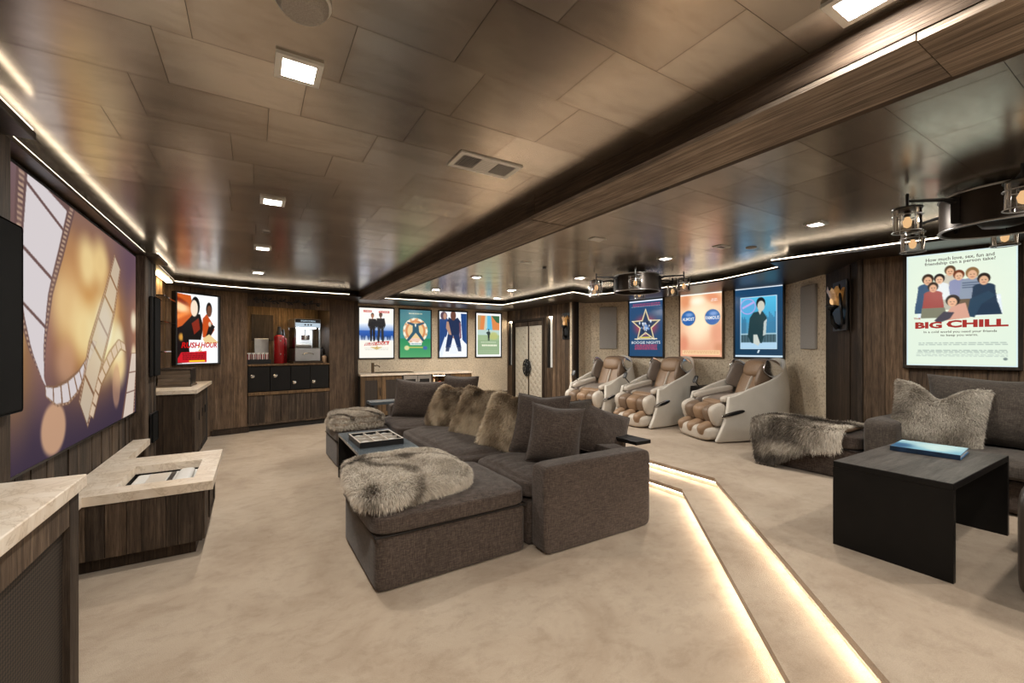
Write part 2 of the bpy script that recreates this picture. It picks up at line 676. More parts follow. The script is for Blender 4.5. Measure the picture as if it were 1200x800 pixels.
def tag(o, label, cat, group=None):
    o['label'] = label
    o['category'] = cat
    if group:
        o['group'] = group
    return o


def struct(name, bm, mat, parent=None, **k):
    o = obj(name, bm, mat, parent, **k)
    if parent is None:
        o['kind'] = 'structure'
    return o


def copy_tree(o, parent=None):
    c = o.copy()
    COL.objects.link(c)
    if parent is not None:
        c.parent = parent
    for ch in list(o.children):
        copy_tree(ch, c)
    return c


def B(x0, x1, y0, y1, z0, z1, r=0.0, seg=2):
    return box(NB(), x0, x1, y0, y1, z0, z1, r, seg)


_unit = {}


def unit_box(mat):
    k = mat
    if k not in _unit:
        bm = NB()
        box(bm, -.5, .5, -.5, .5, -.5, .5)
        me = bpy.data.meshes.new('plank')
        bm.to_mesh(me)
        bm.free()
        me.materials.append(M[mat])
        _unit[k] = me
    return _unit[k]


def piece(name, mat, parent, c, s, rz=0.0):
    """one plank, tile or slat, sharing a unit box mesh"""
    o = bpy.data.objects.new(name, unit_box(mat))
    COL.objects.link(o)
    o.parent = parent
    o.location = c
    o.scale = s
    o.rotation_euler = (0, 0, rz)
    return o


def ang(d):
    return math.atan2(d[1], d[0])


def planks(parent, length, z0, z1, mat, wmin=.09, wmax=.2, holes=(), t=.022, front=0.0, r=None, y=0.0, x0=0.0):
    """vertical boards along local x from x0 to x0+length; the room is at local -y; holes = (xa, xb, za, zb)"""
    r = r or rnd
    cuts = sorted({x0, x0 + length} | {h[0] for h in holes} | {h[1] for h in holes})
    cuts = [c for c in cuts if x0 - 1e-6 <= c <= x0 + length + 1e-6]
    for a, b in zip(cuts, cuts[1:]):
        x = a
        while x < b - 1e-4:
            w = r.uniform(wmin, wmax)
            if b - (x + w) < wmin * .7:
                w = b - x
            segs = [(z0, z1)]
            for h in holes:
                if x + w / 2 > h[0] and x + w / 2 < h[1]:
                    ns = []
                    for s0, s1 in segs:
                        if h[2] > s0:
                            ns.append((s0, min(s1, h[2])))
                        if h[3] < s1:
                            ns.append((max(s0, h[3]), s1))
                    segs = [s for s in ns if s[1] - s[0] > .01]
            for s0, s1 in segs:
                tt = t + r.uniform(-.006, .006)
                piece('plank', mat, parent, (x + w / 2, y - tt / 2, (s0 + s1) / 2), (w - .004, tt, s1 - s0))
            x += w


# ------------------------------------------------------------ painting of flat prints
def hexc(c):
    return np.array([int(c[i:i + 2], 16) / 255 for i in (0, 2, 4)])


class Canvas:
    def __init__(s, w, h, bg='ffffff', aspect=None):
        s.w, s.h = w, h
        s.a = np.zeros((h, w, 3)) + hexc(bg)
        s.x, s.y = np.meshgrid((np.arange(w) + .0) / (w - 1), (np.arange(h) + .0) / (h - 1))

    def mix(s, m, c):
        c = hexc(c) if isinstance(c, str) else c
        s.a = s.a * (1 - m[..., None]) + c * m[..., None]

    def grad(s, y0, y1, c0, c1, x0=0, x1=1):
        t = np.clip((s.y - y0) / (y1 - y0), 0, 1)[..., None]
        m = ((s.y >= y0) & (s.y <= y1) & (s.x >= x0) & (s.x <= x1)).astype(float)
        s.mix(m, hexc(c0) * (1 - t) + hexc(c1) * t)

    def rect(s, x0, y0, x1, y1, c, al=1.0):
        e = s.w * 1.0
        m = np.clip((s.x - x0) * e + .5, 0, 1) * np.clip((x1 - s.x) * e + .5, 0, 1)
        e = s.h * 1.0
        m = m * np.clip((s.y - y0) * e + .5, 0, 1) * np.clip((y1 - s.y) * e + .5, 0, 1)
        s.mix(m * al, c)

    def ell(s, cx, cy, rx, ry, c, al=1.0, soft=0.0, rot=0.0):
        dx, dy = s.x - cx, s.y - cy
        if rot:
            dx, dy = dx * math.cos(rot) + dy * math.sin(rot), -dx * math.sin(rot) + dy * math.cos(rot)
        d = np.sqrt((dx / rx) ** 2 + (dy / ry) ** 2)
        if soft:
            m = np.clip((1 - d) / soft, 0, 1)
            m = m * m * (3 - 2 * m)
        else:
            m = np.clip((1 - d) * min(rx * s.w, ry * s.h) + .5, 0, 1)
        s.mix(m * al, c)

    def poly(s, pts, c, al=1.0):
        m = np.zeros((s.h, s.w))
        K = 2
        for oy in range(K):
            for ox in range(K):
                X = s.x + ((ox + .5) / K - .5) / s.w
                Y = s.y + ((oy + .5) / K - .5) / s.h
                ins = np.zeros(X.shape, bool)
                n = len(pts)
                for i in range(n):
                    xa, ya = pts[i]
                    xb, yb = pts[(i + 1) % n]
                    if ya == yb:
                        continue
                    cnd = (ya > Y) != (yb > Y)
                    ins ^= cnd & (X < (xb - xa) * (Y - ya) / (yb - ya) + xa)
                m += ins
        s.mix(m / K / K * al, c)

    def line(s, p, q, wd, c, al=1.0, asp=1.0):
        dx, dy = (q[0] - p[0]), (q[1] - p[1]) * asp
        L = math.hypot(dx, dy) + 1e-9
        nx, ny = -dy / L * wd / 2, dx / L * wd / 2 / asp
        s.poly([(p[0] + nx, p[1] + ny), (q[0] + nx, q[1] + ny), (q[0] - nx, q[1] - ny), (p[0] - nx, p[1] - ny)], c, al)

    def smudge_lines(s, x0, x1, ys, c, hgt, al=.8, seed=1):
        r = random.Random(seed)
        for y in ys:
            x = x0 + r.uniform(0, .02)
            while x < x1:
                w = r.uniform(.02, .07)
                s.rect(x, y, min(x + w, x1), y + hgt, c, al)
                x += w + .012

    def person(s, x, top, ht, skin, hair, shirt, legs, wd=1.0, spread=.35, asp=1.5):
        """plain standing figure; widths follow the height and the print's aspect"""
        u = ht / 7.5
        ux = u * asp * wd
        s.poly([(x - .95 * ux, top + 1.5 * u), (x + .95 * ux, top + 1.5 * u), (x + .72 * ux, top + 4.1 * u), (x - .72 * ux, top + 4.1 * u)], shirt)
        s.poly([(x - .95 * ux, top + 1.5 * u), (x - .6 * ux, top + 1.5 * u), (x - .85 * ux, top + 4.1 * u), (x - 1.25 * ux, top + 3.2 * u)], shirt)
        s.poly([(x + .95 * ux, top + 1.5 * u), (x + .6 * ux, top + 1.5 * u), (x + .85 * ux, top + 4.1 * u), (x + 1.25 * ux, top + 3.2 * u)], shirt)
        for k in (-1, 1):
            s.poly([(x, top + 3.9 * u), (x + k * .72 * ux, top + 3.9 * u), (x + k * (.5 + spread) * ux, top + 7.5 * u), (x + k * (.05 + spread) * ux, top + 7.5 * u)], legs)
        s.ell(x, top + .55 * u, .42 * ux, .62 * u, hair)
        s.ell(x, top + .75 * u, .34 * ux, .52 * u, skin)
        s.rect(x - .16 * ux, top + 1.15 * u, x + .16 * ux, top + 1.55 * u, skin)


def lin(a):
    a = np.clip(a, 0, 1)
    return np.where(a <= .04045, a / 12.92, ((a + .055) / 1.055) ** 2.4)


def print_mesh(name, cv, w, h, mat, parent, loc=(0, 0, 0), rot=None):
    """canvas shown on a w x h grid in local x,z, facing -y, lower edge at z = 0, centred on x = 0"""
    X = (cv.x - .5) * w
    Z = (1 - cv.y) * h
    vs = np.c_[X.ravel(), np.zeros(X.size), Z.ravel()]
    i = np.arange(cv.h * cv.w).reshape(cv.h, cv.w)
    f = np.c_[i[:-1, :-1].ravel(), i[1:, :-1].ravel(), i[1:, 1:].ravel(), i[:-1, 1:].ravel()]
    me = bpy.data.meshes.new(name)
    me.vertices.add(len(vs))
    me.vertices.foreach_set('co', vs.ravel())
    me.loops.add(f.size)
    me.loops.foreach_set('vertex_index', f.ravel().astype(np.int32))
    me.polygons.add(len(f))
    me.polygons.foreach_set('loop_start', np.arange(0, f.size, 4, dtype=np.int32))
    me.update(calc_edges=True)
    at = me.attributes.new('Col', 'FLOAT_COLOR', 'POINT')
    c = np.ones((len(vs), 4), np.float32)
    c[:, :3] = lin(cv.a).reshape(-1, 3)
    at.data.foreach_set('color', c.ravel())
    me.materials.append(M[mat])
    o = bpy.data.objects.new(name, me)
    COL.objects.link(o)
    o.parent = parent
    o.location = loc
    if rot is not None:
        o.rotation_euler = rot
    return o


_emc = {}


def flat_emit(c, s=.92):
    k = (c, s)
    if k not in _emc:
        _emc[k] = emit('ink_' + c, tuple(float(x) for x in lin(hexc(c))), s)
    return _emc[k]


def lettering(text, parent, cx, z, w, h, col, y=-.004, bold=.0, mat=None, shear=0.0, rotz=0.0, name='lettering', spacing=1.0):
    """a line of writing as a mesh, fitted to width w and height h, standing on local x,z, facing -y"""
    cu = bpy.data.curves.new('t', 'FONT')
    cu.body = text
    cu.size = 1
    cu.offset = bold
    cu.shear = shear
    cu.space_character = spacing
    cu.resolution_u = 2
    ob = bpy.data.objects.new('t', cu)
    COL.objects.link(ob)
    dg = bpy.context.evaluated_depsgraph_get()
    me = bpy.data.meshes.new_from_object(ob.evaluated_get(dg))
    bpy.data.objects.remove(ob)
    n = len(me.vertices)
    co = np.zeros(n * 3)
    me.vertices.foreach_get('co', co)
    co = co.reshape(-1, 3)
    lo, hi = co[:, :2].min(0), co[:, :2].max(0)
    q = (co[:, :2] - lo) / (hi - lo)
    X = (q[:, 0] - .5) * w
    Z = (q[:, 1] - .5) * h + X * math.tan(rotz)
    out = np.c_[X + cx, np.full(n, y), Z + z]
    me.vertices.foreach_set('co', out.ravel())
    me.materials.clear()
    me.materials.append(mat or flat_emit(col))
    me.update()
    o = bpy.data.objects.new(name, me)
    COL.objects.link(o)
    o.parent = parent
    return o


# ------------------------------------------------------------ fur
def fur_child(parent, pts, faces, count, length, wid, tones, seed=1, scale=3.0, droop=.5, up_only=None, comb=(0, 0, 0), name='fur', stripe=None):
    """long pile as thin strands rooted on a surface, each strand toned by a patchy pattern"""
    r = np.random.RandomState(seed)
    pts = np.asarray(pts, float)
    tri = []
    for f in faces:
        for k in range(1, len(f) - 1):
            tri.append((f[0], f[k], f[k + 1]))
    tri = np.array(tri)
    a, b, c = pts[tri[:, 0]], pts[tri[:, 1]], pts[tri[:, 2]]
    nn = np.cross(b - a, c - a)
    ar = np.linalg.norm(nn, axis=1)
    nn = nn / (ar[:, None] + 1e-12)
    if up_only is not None:
        ar = np.where(nn @ np.array(up_only[:3]) > up_only[3], ar, 0)
    pick = r.choice(len(tri), count, p=ar / ar.sum())
    u, v = r.rand(count), r.rand(count)
    s = u + v > 1
    u[s], v[s] = 1 - u[s], 1 - v[s]
    p = a[pick] + (b[pick] - a[pick]) * u[:, None] + (c[pick] - a[pick]) * v[:, None]
    n = nn[pick]
    comb = np.array(comb, float)
    flow = np.c_[vnoise(p * 4 + 11), vnoise(p * 4 + 23), vnoise(p * 4 + 37)]
    d = n * .55 + flow * .75 + comb + r.randn(count, 3) * .22 + np.array([0, 0, -.15])
    d -= n * np.minimum((d * n).sum(1), 0)[:, None]
    d += n * .25
    d /= np.linalg.norm(d, axis=1)[:, None]
    L = length * (.6 + .7 * r.rand(count))
    mid = p + d * (L * .55)[:, None]
    tip = p + d * L[:, None] + np.array([0, 0, -1.0]) * (L * droop * .5)[:, None]
    sd = np.cross(d, r.randn(count, 3))
    sd /= np.linalg.norm(sd, axis=1)[:, None] + 1e-9
    wv = sd * (wid * .5)
    vs = np.concatenate([p - wv, p + wv, mid - wv * .8, mid + wv * .8, tip], 0)
    k = np.arange(count)
    q = np.c_[k, k + count, k + 3 * count, k + 2 * count]
    t = np.c_[k + 2 * count, k + 3 * count, k + 4 * count]
    me = bpy.data.meshes.new(name)
    me.vertices.add(len(vs))
    me.vertices.foreach_set('co', vs.ravel())
    li = np.concatenate([q.ravel(), t.ravel()]).astype(np.int32)
    me.loops.add(len(li))
    me.loops.foreach_set('vertex_index', li)
    me.polygons.add(2 * count)
    st = np.concatenate([np.arange(count) * 4, count * 4 + np.arange(count) * 3]).astype(np.int32)
    me.polygons.foreach_set('loop_start', st)
    me.update(calc_edges=True)
    pat = vnoise(p * scale + seed * 9.1) * .6 + vnoise(p * scale * 2.4 + seed * 4.7) * .35 + r.randn(count) * .12
    if stripe is not None:
        pat = pat + stripe(p)
    tn = np.array([x[1] for x in tones])
    ps = np.array([x[0] for x in tones])
    root = np.stack([np.interp(pat, ps, tn[:, i]) for i in range(3)], 1)
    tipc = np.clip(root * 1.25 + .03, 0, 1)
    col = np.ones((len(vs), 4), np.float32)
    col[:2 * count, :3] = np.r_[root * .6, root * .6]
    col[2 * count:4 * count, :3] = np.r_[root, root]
    col[4 * count:, :3] = tipc
    at = me.attributes.new('Col', 'FLOAT_COLOR', 'POINT')
    at.data.foreach_set('color', col.ravel())
    me.materials.append(M['fur'])
    o = bpy.data.objects.new(name, me)
    COL.objects.link(o)
    o.parent = parent
    o['kind'] = 'stuff'
    return o


FUR_GREY = [(-.8, (.045, .034, .025)), (-.35, (.17, .14, .11)), (0, (.43, .37, .30)), (.4, (.62, .555, .47))]
FUR_GOLD = [(-.7, (.08, .055, .035)), (-.3, (.25, .18, .115)), (0, (.48, .375, .26)), (.4, (.66, .56, .42))]
FUR_PALE = [(-.9, (.16, .135, .11)), (-.3, (.34, .295, .24)), (0, (.50, .45, .38)), (.4, (.62, .57, .50))]
_OLD = [(-.7, (.10, .085, .07)), (-.3, (.26, .22, .18)), (0, (.38, .335, .28)), (.4, (.50, .45, .385))]

# ============================================================ the room
ZC = 2.37
# floor and the two carpeted steps
struct('floor', prism(NB(), [(-1.4, -1.8), (6.9, -1.8), (6.9, 9.2), (-1.4, 9.2)], -.1, 0.0), 'carpet')


def offset(path, d):
    """polyline pushed to its right-hand side"""
    out = []
    for i, p in enumerate(path):
        ns = []
        for a, b in ((i - 1, i), (i, i + 1)):
            if a >= 0 and b < len(path):
                q = Vector((path[b][0] - path[a][0], path[b][1] - path[a][1])).normalized()
                ns.append(Vector((q.y, -q.x)))
        n = sum(ns, Vector((0, 0)))
        n = n / n.length_squared * (1 if len(ns) == 1 else 2)
        if len(ns) == 2:
            m = (ns[0] + ns[1]) / 2
            n = m / m.length_squared
        out.append((p[0] + n.x * d, p[1] + n.y * d))
    return out


def step(name, path, z0, z1, inset=.03, nose=.036):
    """platform whose visible edge follows path; the riser stands back under a nose"""
    far = [(6.85, path[-1][1]), (6.85, path[0][1])]
    bm = NB()
    prism(bm, offset(path, inset) + far, z0, z1 - nose)
    prism(bm, list(path) + far, z1 - nose, z1)
    return struct(name, bm, 'carpet')


PA = [(-.640, -1.7), (3.30, 2.50), (3.28, 6.4), (4.2, 7.3), (4.2, 8.98)]
PB = [(-.237, -1.7), (3.585, 2.37), (3.585, 6.27), (4.5, 7.17), (4.5, 8.98)]
step('floor.001', PA, 0.0, .09)
step('floor.002', PB, .09, .18)


def led_path(name, pts, z, w, h, mat, label, group=None):
    bm = NB()
    for a, b in zip(pts, pts[1:]):
        a, b = Vector((*a, 0)), Vector((*b, 0))
        d = (b - a).normalized()
        n = Vector((-d.y, d.x, 0)) * w / 2
        prism(bm, [(a - n)[:2], (b - n)[:2], (b + n)[:2], (a + n)[:2]], z - h / 2, z + h / 2)
    o = obj(name, bm, mat)
    return tag(o, label, 'light strip', group)


led_path('step_light_strip', offset(PA, .016), .049, .012, .008, 'step_led', 'warm light strip under the nose of the lower carpeted step')
led_path('step_light_strip', offset(PB, .016), .139, .012, .008, 'step_led', 'warm light strip under the nose of the upper carpeted step')


def wall(name, p0, p1, z0=0.0, z1=ZC + .02, mat='gap', depth=.1, holes=()):
    """flat wall; local x runs from p0 to p1, the room lies at local -y; returns the wall and its length"""
    L = math.hypot(p1[0] - p0[0], p1[1] - p0[1])
    bm = NB()
    y0 = .022 if mat == 'gap' else 0.0
    xs = sorted({0, L} | {h[0] for h in holes} | {h[1] for h in holes})
    for a, b in zip(xs, xs[1:]):
        hh = [h for h in holes if (a + b) / 2 > h[0] and (a + b) / 2 < h[1]]
        if not hh:
            box(bm, a, b, y0, depth, z0, z1)
        else:
            h = hh[0]
            if h[2] > z0 + .01:
                box(bm, a, b, y0, depth, z0, h[2])
            if h[3] < z1 - .01:
                box(bm, a, b, y0, depth, h[3], z1)
    o = struct(name, bm, mat)
    o.location = (p0[0], p0[1], 0)
    o.rotation_euler = (0, 0, ang((p1[0] - p0[0], p1[1] - p0[1])))
    return o, L


# left wall with the picture on it (local x = world y + 1.7)
wl, L = wall('wall_left', (-1.0, -1.7), (-1.0, 5.9))
planks(wl, 2.55 + 1.5, 0, 2.26, 'barn', holes=[(0, 4.05, 0, 2.26)], y=.022)
planks(wl, 2.74, 0, .745, 'barn', .06, .13, y=.022, x0=4.36)
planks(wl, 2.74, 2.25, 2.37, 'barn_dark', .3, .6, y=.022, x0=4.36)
planks(wl, 4.36, 0, 2.37, 'barn', y=.022, x0=0)
planks(wl, .5, 0, 2.37, 'barn', y=.022, x0=7.1)
# pilasters either side of the picture
for i, (y0, y1) in enumerate(((2.33, 2.69), (5.38, 5.88))):
    p = struct('trim_%d' % (i + 1), B(0, y1 - y0, -.075, 0, 0, 2.26), 'gap')
    p.location = (-1.0, y0, 0)
    p.rotation_euler = (0, 0, PI / 2)
    planks(p, y1 - y0, 0, 2.262, 'barn', .12, .2, y=-.075, t=.022)
    for s in (0, y1 - y0):
        piece('plank', 'barn', p, (s + (-.009 if s == 0 else .009), -.045, 1.13), (.018, .1, 2.26))
# recess between the far pilaster and the corner, with a shallow lit niche above the console
wn, L = wall('wall_left_niche', (-1.06, 5.88), (-1.06, 7.66))
planks(wn, L, 0, 2.37, 'barn_warm', .1, .17, y=.022)
ws = struct('wall_left_return', B(-1.14, -1.0, 5.86, 5.9, 0, 2.37), 'barn_dark')

wc, L = wall('wall_corner_left', (-1.2, 7.5), (-.555, 8.06))
planks(wc, L, 0, 2.37, 'barn_brown', .18, .3, y=.022)

# snack wall with its deep opening
W0 = (-.57, 8.05)
W1 = (1.70, 8.52)
HOLE = (.485, 1.785, .10, 2.05)
wp, L = wall('wall_back_left', W0, W1, holes=[HOLE], depth=.03)
planks(wp, L, .09, 2.37, 'barn_brown', .18, .34, holes=[HOLE], y=.022)
base = struct('baseboard_back_left', B(0, .5, -.035, -.002, 0, .085), 'barn_dark')
base.location = (*W0, 0)
base.rotation_euler = wp.rotation_euler
base = struct('baseboard_back_left.001', B(1.785, L, -.035, -.002, 0, .085), 'barn_dark')
base.location = (*W0, 0)
base.rotation_euler = wp.rotation_euler
RZP = wp.rotation_euler[2]
# inside of the opening
nb = NB()
box(nb, .445, .485, .02, .62, 0, 2.13)
box(nb, 1.785, 1.825, .02, .62, 0, 2.13)
box(nb, .445, 1.825, .024, .62, 2.13, 2.18)
box(nb, .485, 1.785, .62, .66, 0, 2.13)
box(nb, .485, 1.785, .03, .62, 0, .1)
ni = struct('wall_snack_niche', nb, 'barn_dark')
ni.location = (*W0, 0)
ni.rotation_euler = (0, 0, RZP)
planks(ni, 1.3, 1.09, 2.13, 'barn_warm', .16, .26, y=.62, x0=.485)
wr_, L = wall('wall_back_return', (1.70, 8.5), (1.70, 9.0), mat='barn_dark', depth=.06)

# back wall, wallpapered
wb, L = wall('wall_back', (1.62, 9.0), (5.34, 9.0), mat='wallpaper')

# wall with the padded doors (local x = 9 - world y)
DOOR = (.265, 1.564, 0, 2.02)
SL = (.03, .235, .95, 2.01)
SR = (1.655, 1.84, .95, 2.03)
wd, L = wall('wall_right_back', (5.3, 9.0), (5.3, 6.45), holes=[DOOR, SL, SR], depth=.12)
planks(wd, L, 0, 2.37, 'barn_brown', .06, .14, holes=[DOOR, SL, SR], y=.022)
nb = NB()
for s in (SL, SR):
    box(nb, s[0], s[1], .1, .12, s[2], s[3])
pock = struct('trim_3', nb, 'barn_warm')
pock.location = (5.3, 9.0, 0)
pock.rotation_euler = wd.rotation_euler
wj, L = wall('wall_right_jog', (5.3, 6.45), (5.66, 6.55), mat='wallpaper')
tj = struct('trim_4', B(-.03, .03, -.02, .03, 0, 2.3), 'barn_dark')
tj.location = (5.3, 6.45, 0)


# bowed wallpapered wall behind the massage chairs
CH = [(5.66, 6.55), (6.11, 6.05), (6.46, 3.15), (5.93, 2.46)]


CW = [Vector(CH[0]).lerp(Vector(CH[1]), k / 8) for k in range(8)] + [Vector(CH[1]).lerp(Vector(CH[2]), k / 24) for k in range(24)] + [Vector(CH[2]).lerp(Vector(CH[3]), k / 8) for k in range(9)]
bm = NB()
nrm = []
for i, p in enumerate(CW):
    d = (CW[min(i + 1, len(CW) - 1)] - CW[max(i - 1, 0)]).normalized()
    nrm.append(Vector((-d.y, d.x)))          # outward (away from the room)
ring = []
for p, n in zip(CW, nrm):
    q = p + n * .12
    ring.append([bm.verts.new((*p, 0)), bm.verts.new((*p, 2.39)), bm.verts.new((*q, 2.39)), bm.verts.new((*q, 0))])
for a, b in zip(ring, ring[1:]):
    for k in range(4):
        j = (k + 1) % 4
        bm.faces.new((a[k], b[k], b[j], a[j]))
bmesh.ops.recalc_face_normals(bm, faces=bm.faces)
struct('wall_right', bm, 'wallpaper', smooth=True, angle=40)


def on_curve(x, y):
    """nearest point of the three on speckled wallpaper and the rotation of something hung there"""
    best = min(range(len(CW) - 1), key=lambda i: (CW[i] - Vector((x, y))).length)
    i = max(1, min(best, len(CW) - 2))
    d = (CW[i + 1] - CW[i - 1]).normalized()
    p = CW[i] + d * (Vector((x, y)) - CW[i]).dot(d)
    return p, ang(d)


# dark pilaster with the lantern, then the plank wall behind the sofa
wq, L = wall('wall_right_pilaster', (5.93, 2.46), (5.22, 1.86))
planks(wq, L - .03, 0, 2.37, 'barn_dark', .2, .4, y=.022)
WN0, WN1 = (5.225, 1.86), (6.09, -1.7)
we, L = wall('wall_right_near', WN0, WN1)
planks(we, L, 0, 2.37, 'barn_brown', .14, .24, y=.022)
tq = struct('trim_5', B(-.016, .016, -.02, .02, 0, 2.3), 'barn')
tq.location = (5.215, 1.86, 0)
# wall behind the camera
struct('wall_front', B(-1.1, 6.2, -1.8, -1.7, 0, 2.4), 'wallpaper')

# ------------------------------------------------------------ ceiling
ce = struct('ceiling', prism(NB(), [(-1.4, -1.8), (6.9, -1.8), (6.9, 9.2), (-1.4, 9.2)], ZC + .008, ZC + .1), 'gap')
tr = random.Random(5)
tiles = []
row = 0
y = -1.62
while y < 8.9:
    x = -1.25 - tr.uniform(0, .42)
    while x < 6.7:
        tiles.append((x + .225, y + .1675, row))
        x += .45
    y += .335
    row += 1


def in_view(p):
    dx, dy = p[0], p[1]
    d = dx * .517 + dy * .856
    r = dx * .856 - dy * .517
    return d > .6 and abs(r / d) < 1.3 and 408 - 500 * 1.01 / d > -60


def under_cove(p):
    x, y = p
    return x < -1.1 or y > 8.6 or x > 6.2


vis = [t for t in tiles if in_view(t) and not under_cove(t[:2])]
vis.sort(key=lambda t: math.hypot(t[0], t[1]))
single = set(vis[:300])
rest = NB()
for t in tiles:
    dz = tr.uniform(0, .0012)
    if t in single:
        piece('tile', 'tile', ce, (t[0], t[1], ZC + .004 - dz), (.4485, .3335, .008))
    else:
        box(rest, t[0] - .2243, t[0] + .2243, t[1] - .1665, t[1] + .1665, ZC - dz, ZC + .008 - dz)
rt = obj('tile', rest, 'tile', ce)
rt['kind'] = 'stuff'

COVE_SIDE = -.003      # strips lie a little back from the lip
# timber coves round the ceiling, each with a strip of light on its lip
ZS0, ZS1 = 2.262, 2.284
COVES = [
    [(-1.0, -1.7), (-.9, -1.7), (-.9, 5.9), (-1.0, 5.9)],
    [(-1.22, 5.9), (-.9, 5.9), (-.93, 7.45), (-.48, 7.65), (.02, 7.75), (1.40, 7.72), (1.70, 7.9), (1.70, 8.53), (-.57, 8.06), (-1.22, 7.5)],
    [(1.70, 7.98), (4.54, 7.93), (4.50, 5.50), (5.02, 5.66), (5.14, 5.25), (5.29, 4.7), (5.385, 4.07), (5.375, 3.46), (5.25, 3.04), (5.08, 2.52), (4.93, 2.40),
     (5.93, 2.46)] + [tuple(p) for p in CW[::-1][1:]] + [(5.3, 6.47), (5.3, 9.0), (1.70, 9.0)],
    [(4.60, 2.415), (4.62, 2.37), (4.85, 1.249), (5.53, -1.7), (6.08, -1.7), (5.23, 1.86), (5.92, 2.45), (5.3, 2.6)],
]
for i, c in enumerate(COVES):
    struct('trim_%d' % (10 + i), prism(NB(), c, ZS0 - (.012 if i == 3 else 0), ZS1 - (.012 if i == 3 else 0)), 'soffit')
for i, (y0, y1) in enumerate(((2.28, 2.62), (5.36, 5.88))):
    struct('trim_%d' % (20 + i), B(-1.0, -.80, y0, y1, ZS0 - .012, ZS1, .004), 'soffit')


def cove_led(pts, label, z=2.288):
    led_path('cove_light_strip', offset(pts, COVE_SIDE), z, .010, .009, 'led', label)


cove_led([(-.908, -1.7), (-.908, 2.28)], 'warm light strip on the cove left of the near pilaster')
cove_led([(-.808, 2.29), (-.808, 2.61)], 'short warm light strip on the near pilaster cap')
cove_led([(-.908, 2.62), (-.908, 5.36)], 'long warm light strip on the cove above the big picture')
cove_led([(-.808, 5.37), (-.808, 5.87)], 'short warm light strip on the far pilaster cap')
cove_led([(-.908, 5.9), (-.938, 7.455), (-.482, 7.66), (.02, 7.76), (1.40, 7.73)], 'warm light strip on the cove round the snack corner')
cove_led([(2.03, 7.985), (4.548, 7.94), (4.508, 5.51), (5.026, 5.668), (5.148, 5.252), (5.298, 4.70), (5.393, 4.07), (5.383, 3.458), (5.258, 3.036), (5.09, 2.525), (4.94, 2.41)],
         'warm light strip winding along the cove above the bar, doors and massage chairs')
cove_led([(4.61, 2.41), (4.628, 2.37), (4.858, 1.249), (5.538, -1.7)], 'warm light strip on the cove above the right-hand sofa', 2.28)

# ------------------------------------------------------------ beam
bt = thing('ceiling_beam', 'thick weathered timber-clad beam running along the ceiling', 'beam', (1.63, -1.7, 2.25))
obj('core', B(.02, .36, 0, 9.75, .02, .12), 'gap', bt)
yy = 0
for ln in (2.15, 2.0, 2.6, 3.0):
    piece('bottom_board', 'beam', bt, (.16, yy + ln / 2, .011 - rnd.uniform(0, .006)), (.315, ln - .004, .024))
    yy += ln
yy = 0
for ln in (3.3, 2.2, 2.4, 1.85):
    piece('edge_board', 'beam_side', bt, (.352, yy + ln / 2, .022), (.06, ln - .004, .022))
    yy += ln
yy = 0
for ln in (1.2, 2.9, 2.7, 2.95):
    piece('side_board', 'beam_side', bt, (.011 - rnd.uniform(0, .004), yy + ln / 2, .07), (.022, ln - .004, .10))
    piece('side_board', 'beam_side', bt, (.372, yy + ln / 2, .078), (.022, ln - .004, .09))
    yy += ln


# ------------------------------------------------------------ lamps in the ceiling
def downlight(x, y, label, w=CAN_W, lit=True, size=.15):
    t = thing('recessed_light', label, 'ceiling light', (x, y, ZC), 0, 'recessed lights in the ceiling')
    h = size / 2
    bm = NB()
    for a in ((-h, h, -h, -h + .022), (-h, h, h - .022, h), (-h, -h + .022, -h + .022, h - .022), (h - .022, h, -h + .022, h - .022)):
        box(bm, *a, -.012, 0)
    obj('trim_ring', bm, 'white_gloss' if size > .1 else 'white_gloss', t)
    obj('lens', B(-h + .022, h - .022, -h + .022, h - .022, -.004, 0), 'lamp', t)
    if w > 0:
        ld = bpy.data.lights.new('bulb', 'AREA')
        ld.energy = w
        ld.color = (1.0, .945, .86)
        ld.shape = 'SQUARE'
        ld.size = size - .05
        ld.spread = math.radians(180)
        lo = bpy.data.objects.new('bulb', ld)
        COL.objects.link(lo)
        lo.parent = t
        lo.location = (0, 0, -.008)
    return t


for x, y, l in ((.137, 1.716, 'large lit square downlight nearest the camera, left of the beam'), (.108, 3.347, 'second lit downlight of the row left of the beam'),
                (.072, 4.96, 'third lit downlight of the row left of the beam'), (.045, 6.57, 'farthest lit downlight of the row left of the beam'),
                (1.50, .53, 'square downlight cut by the top edge beside the beam'), (.14, .08, 'downlight above the camera'), (.14, -1.2, 'downlight behind the camera on the left'),
                (2.75, -.6, 'downlight behind the camera right of the beam')):
    downlight(x, y, l, 9.0 if x == 1.50 else CAN_W)
for x, y, l in ((3.89, 1.685, 'nearest lit downlight right of the beam, before the sofa cove'), (3.93, 3.196, 'lit downlight above and left of the middle lit poster'),
                (3.97, 4.70, 'lit downlight left of the far lantern fan'), (3.80, 6.32, 'small lit downlight near the door cove'),
                (2.68, 5.41, 'small lit downlight just right of the beam'), (3.86, .15, 'downlight over the near sofa'), (3.9, -1.2, 'downlight behind the sofa corner'),
                (2.65, 6.9, 'farthest small downlight right of the beam'), (4.15, 7.45, 'small added downlight brightening the corner by the doors')):  # the corner one is added to brighten the padded doors
    downlight(x, y, l, size=.13, w=CAN_W * (1.35 if y > 6 else 1.0))


def disc(x, y, r, h, label, cat, name, mat):
    bm = NB()
    lathe(bm, [(r, 0), (r, -h * .5), (r * .82, -h), (.004, -h)], n=28)
    o = obj(name, bm, mat, loc=(x, y, ZC), smooth=True, angle=40)
    tag(o, label, cat)
    return o


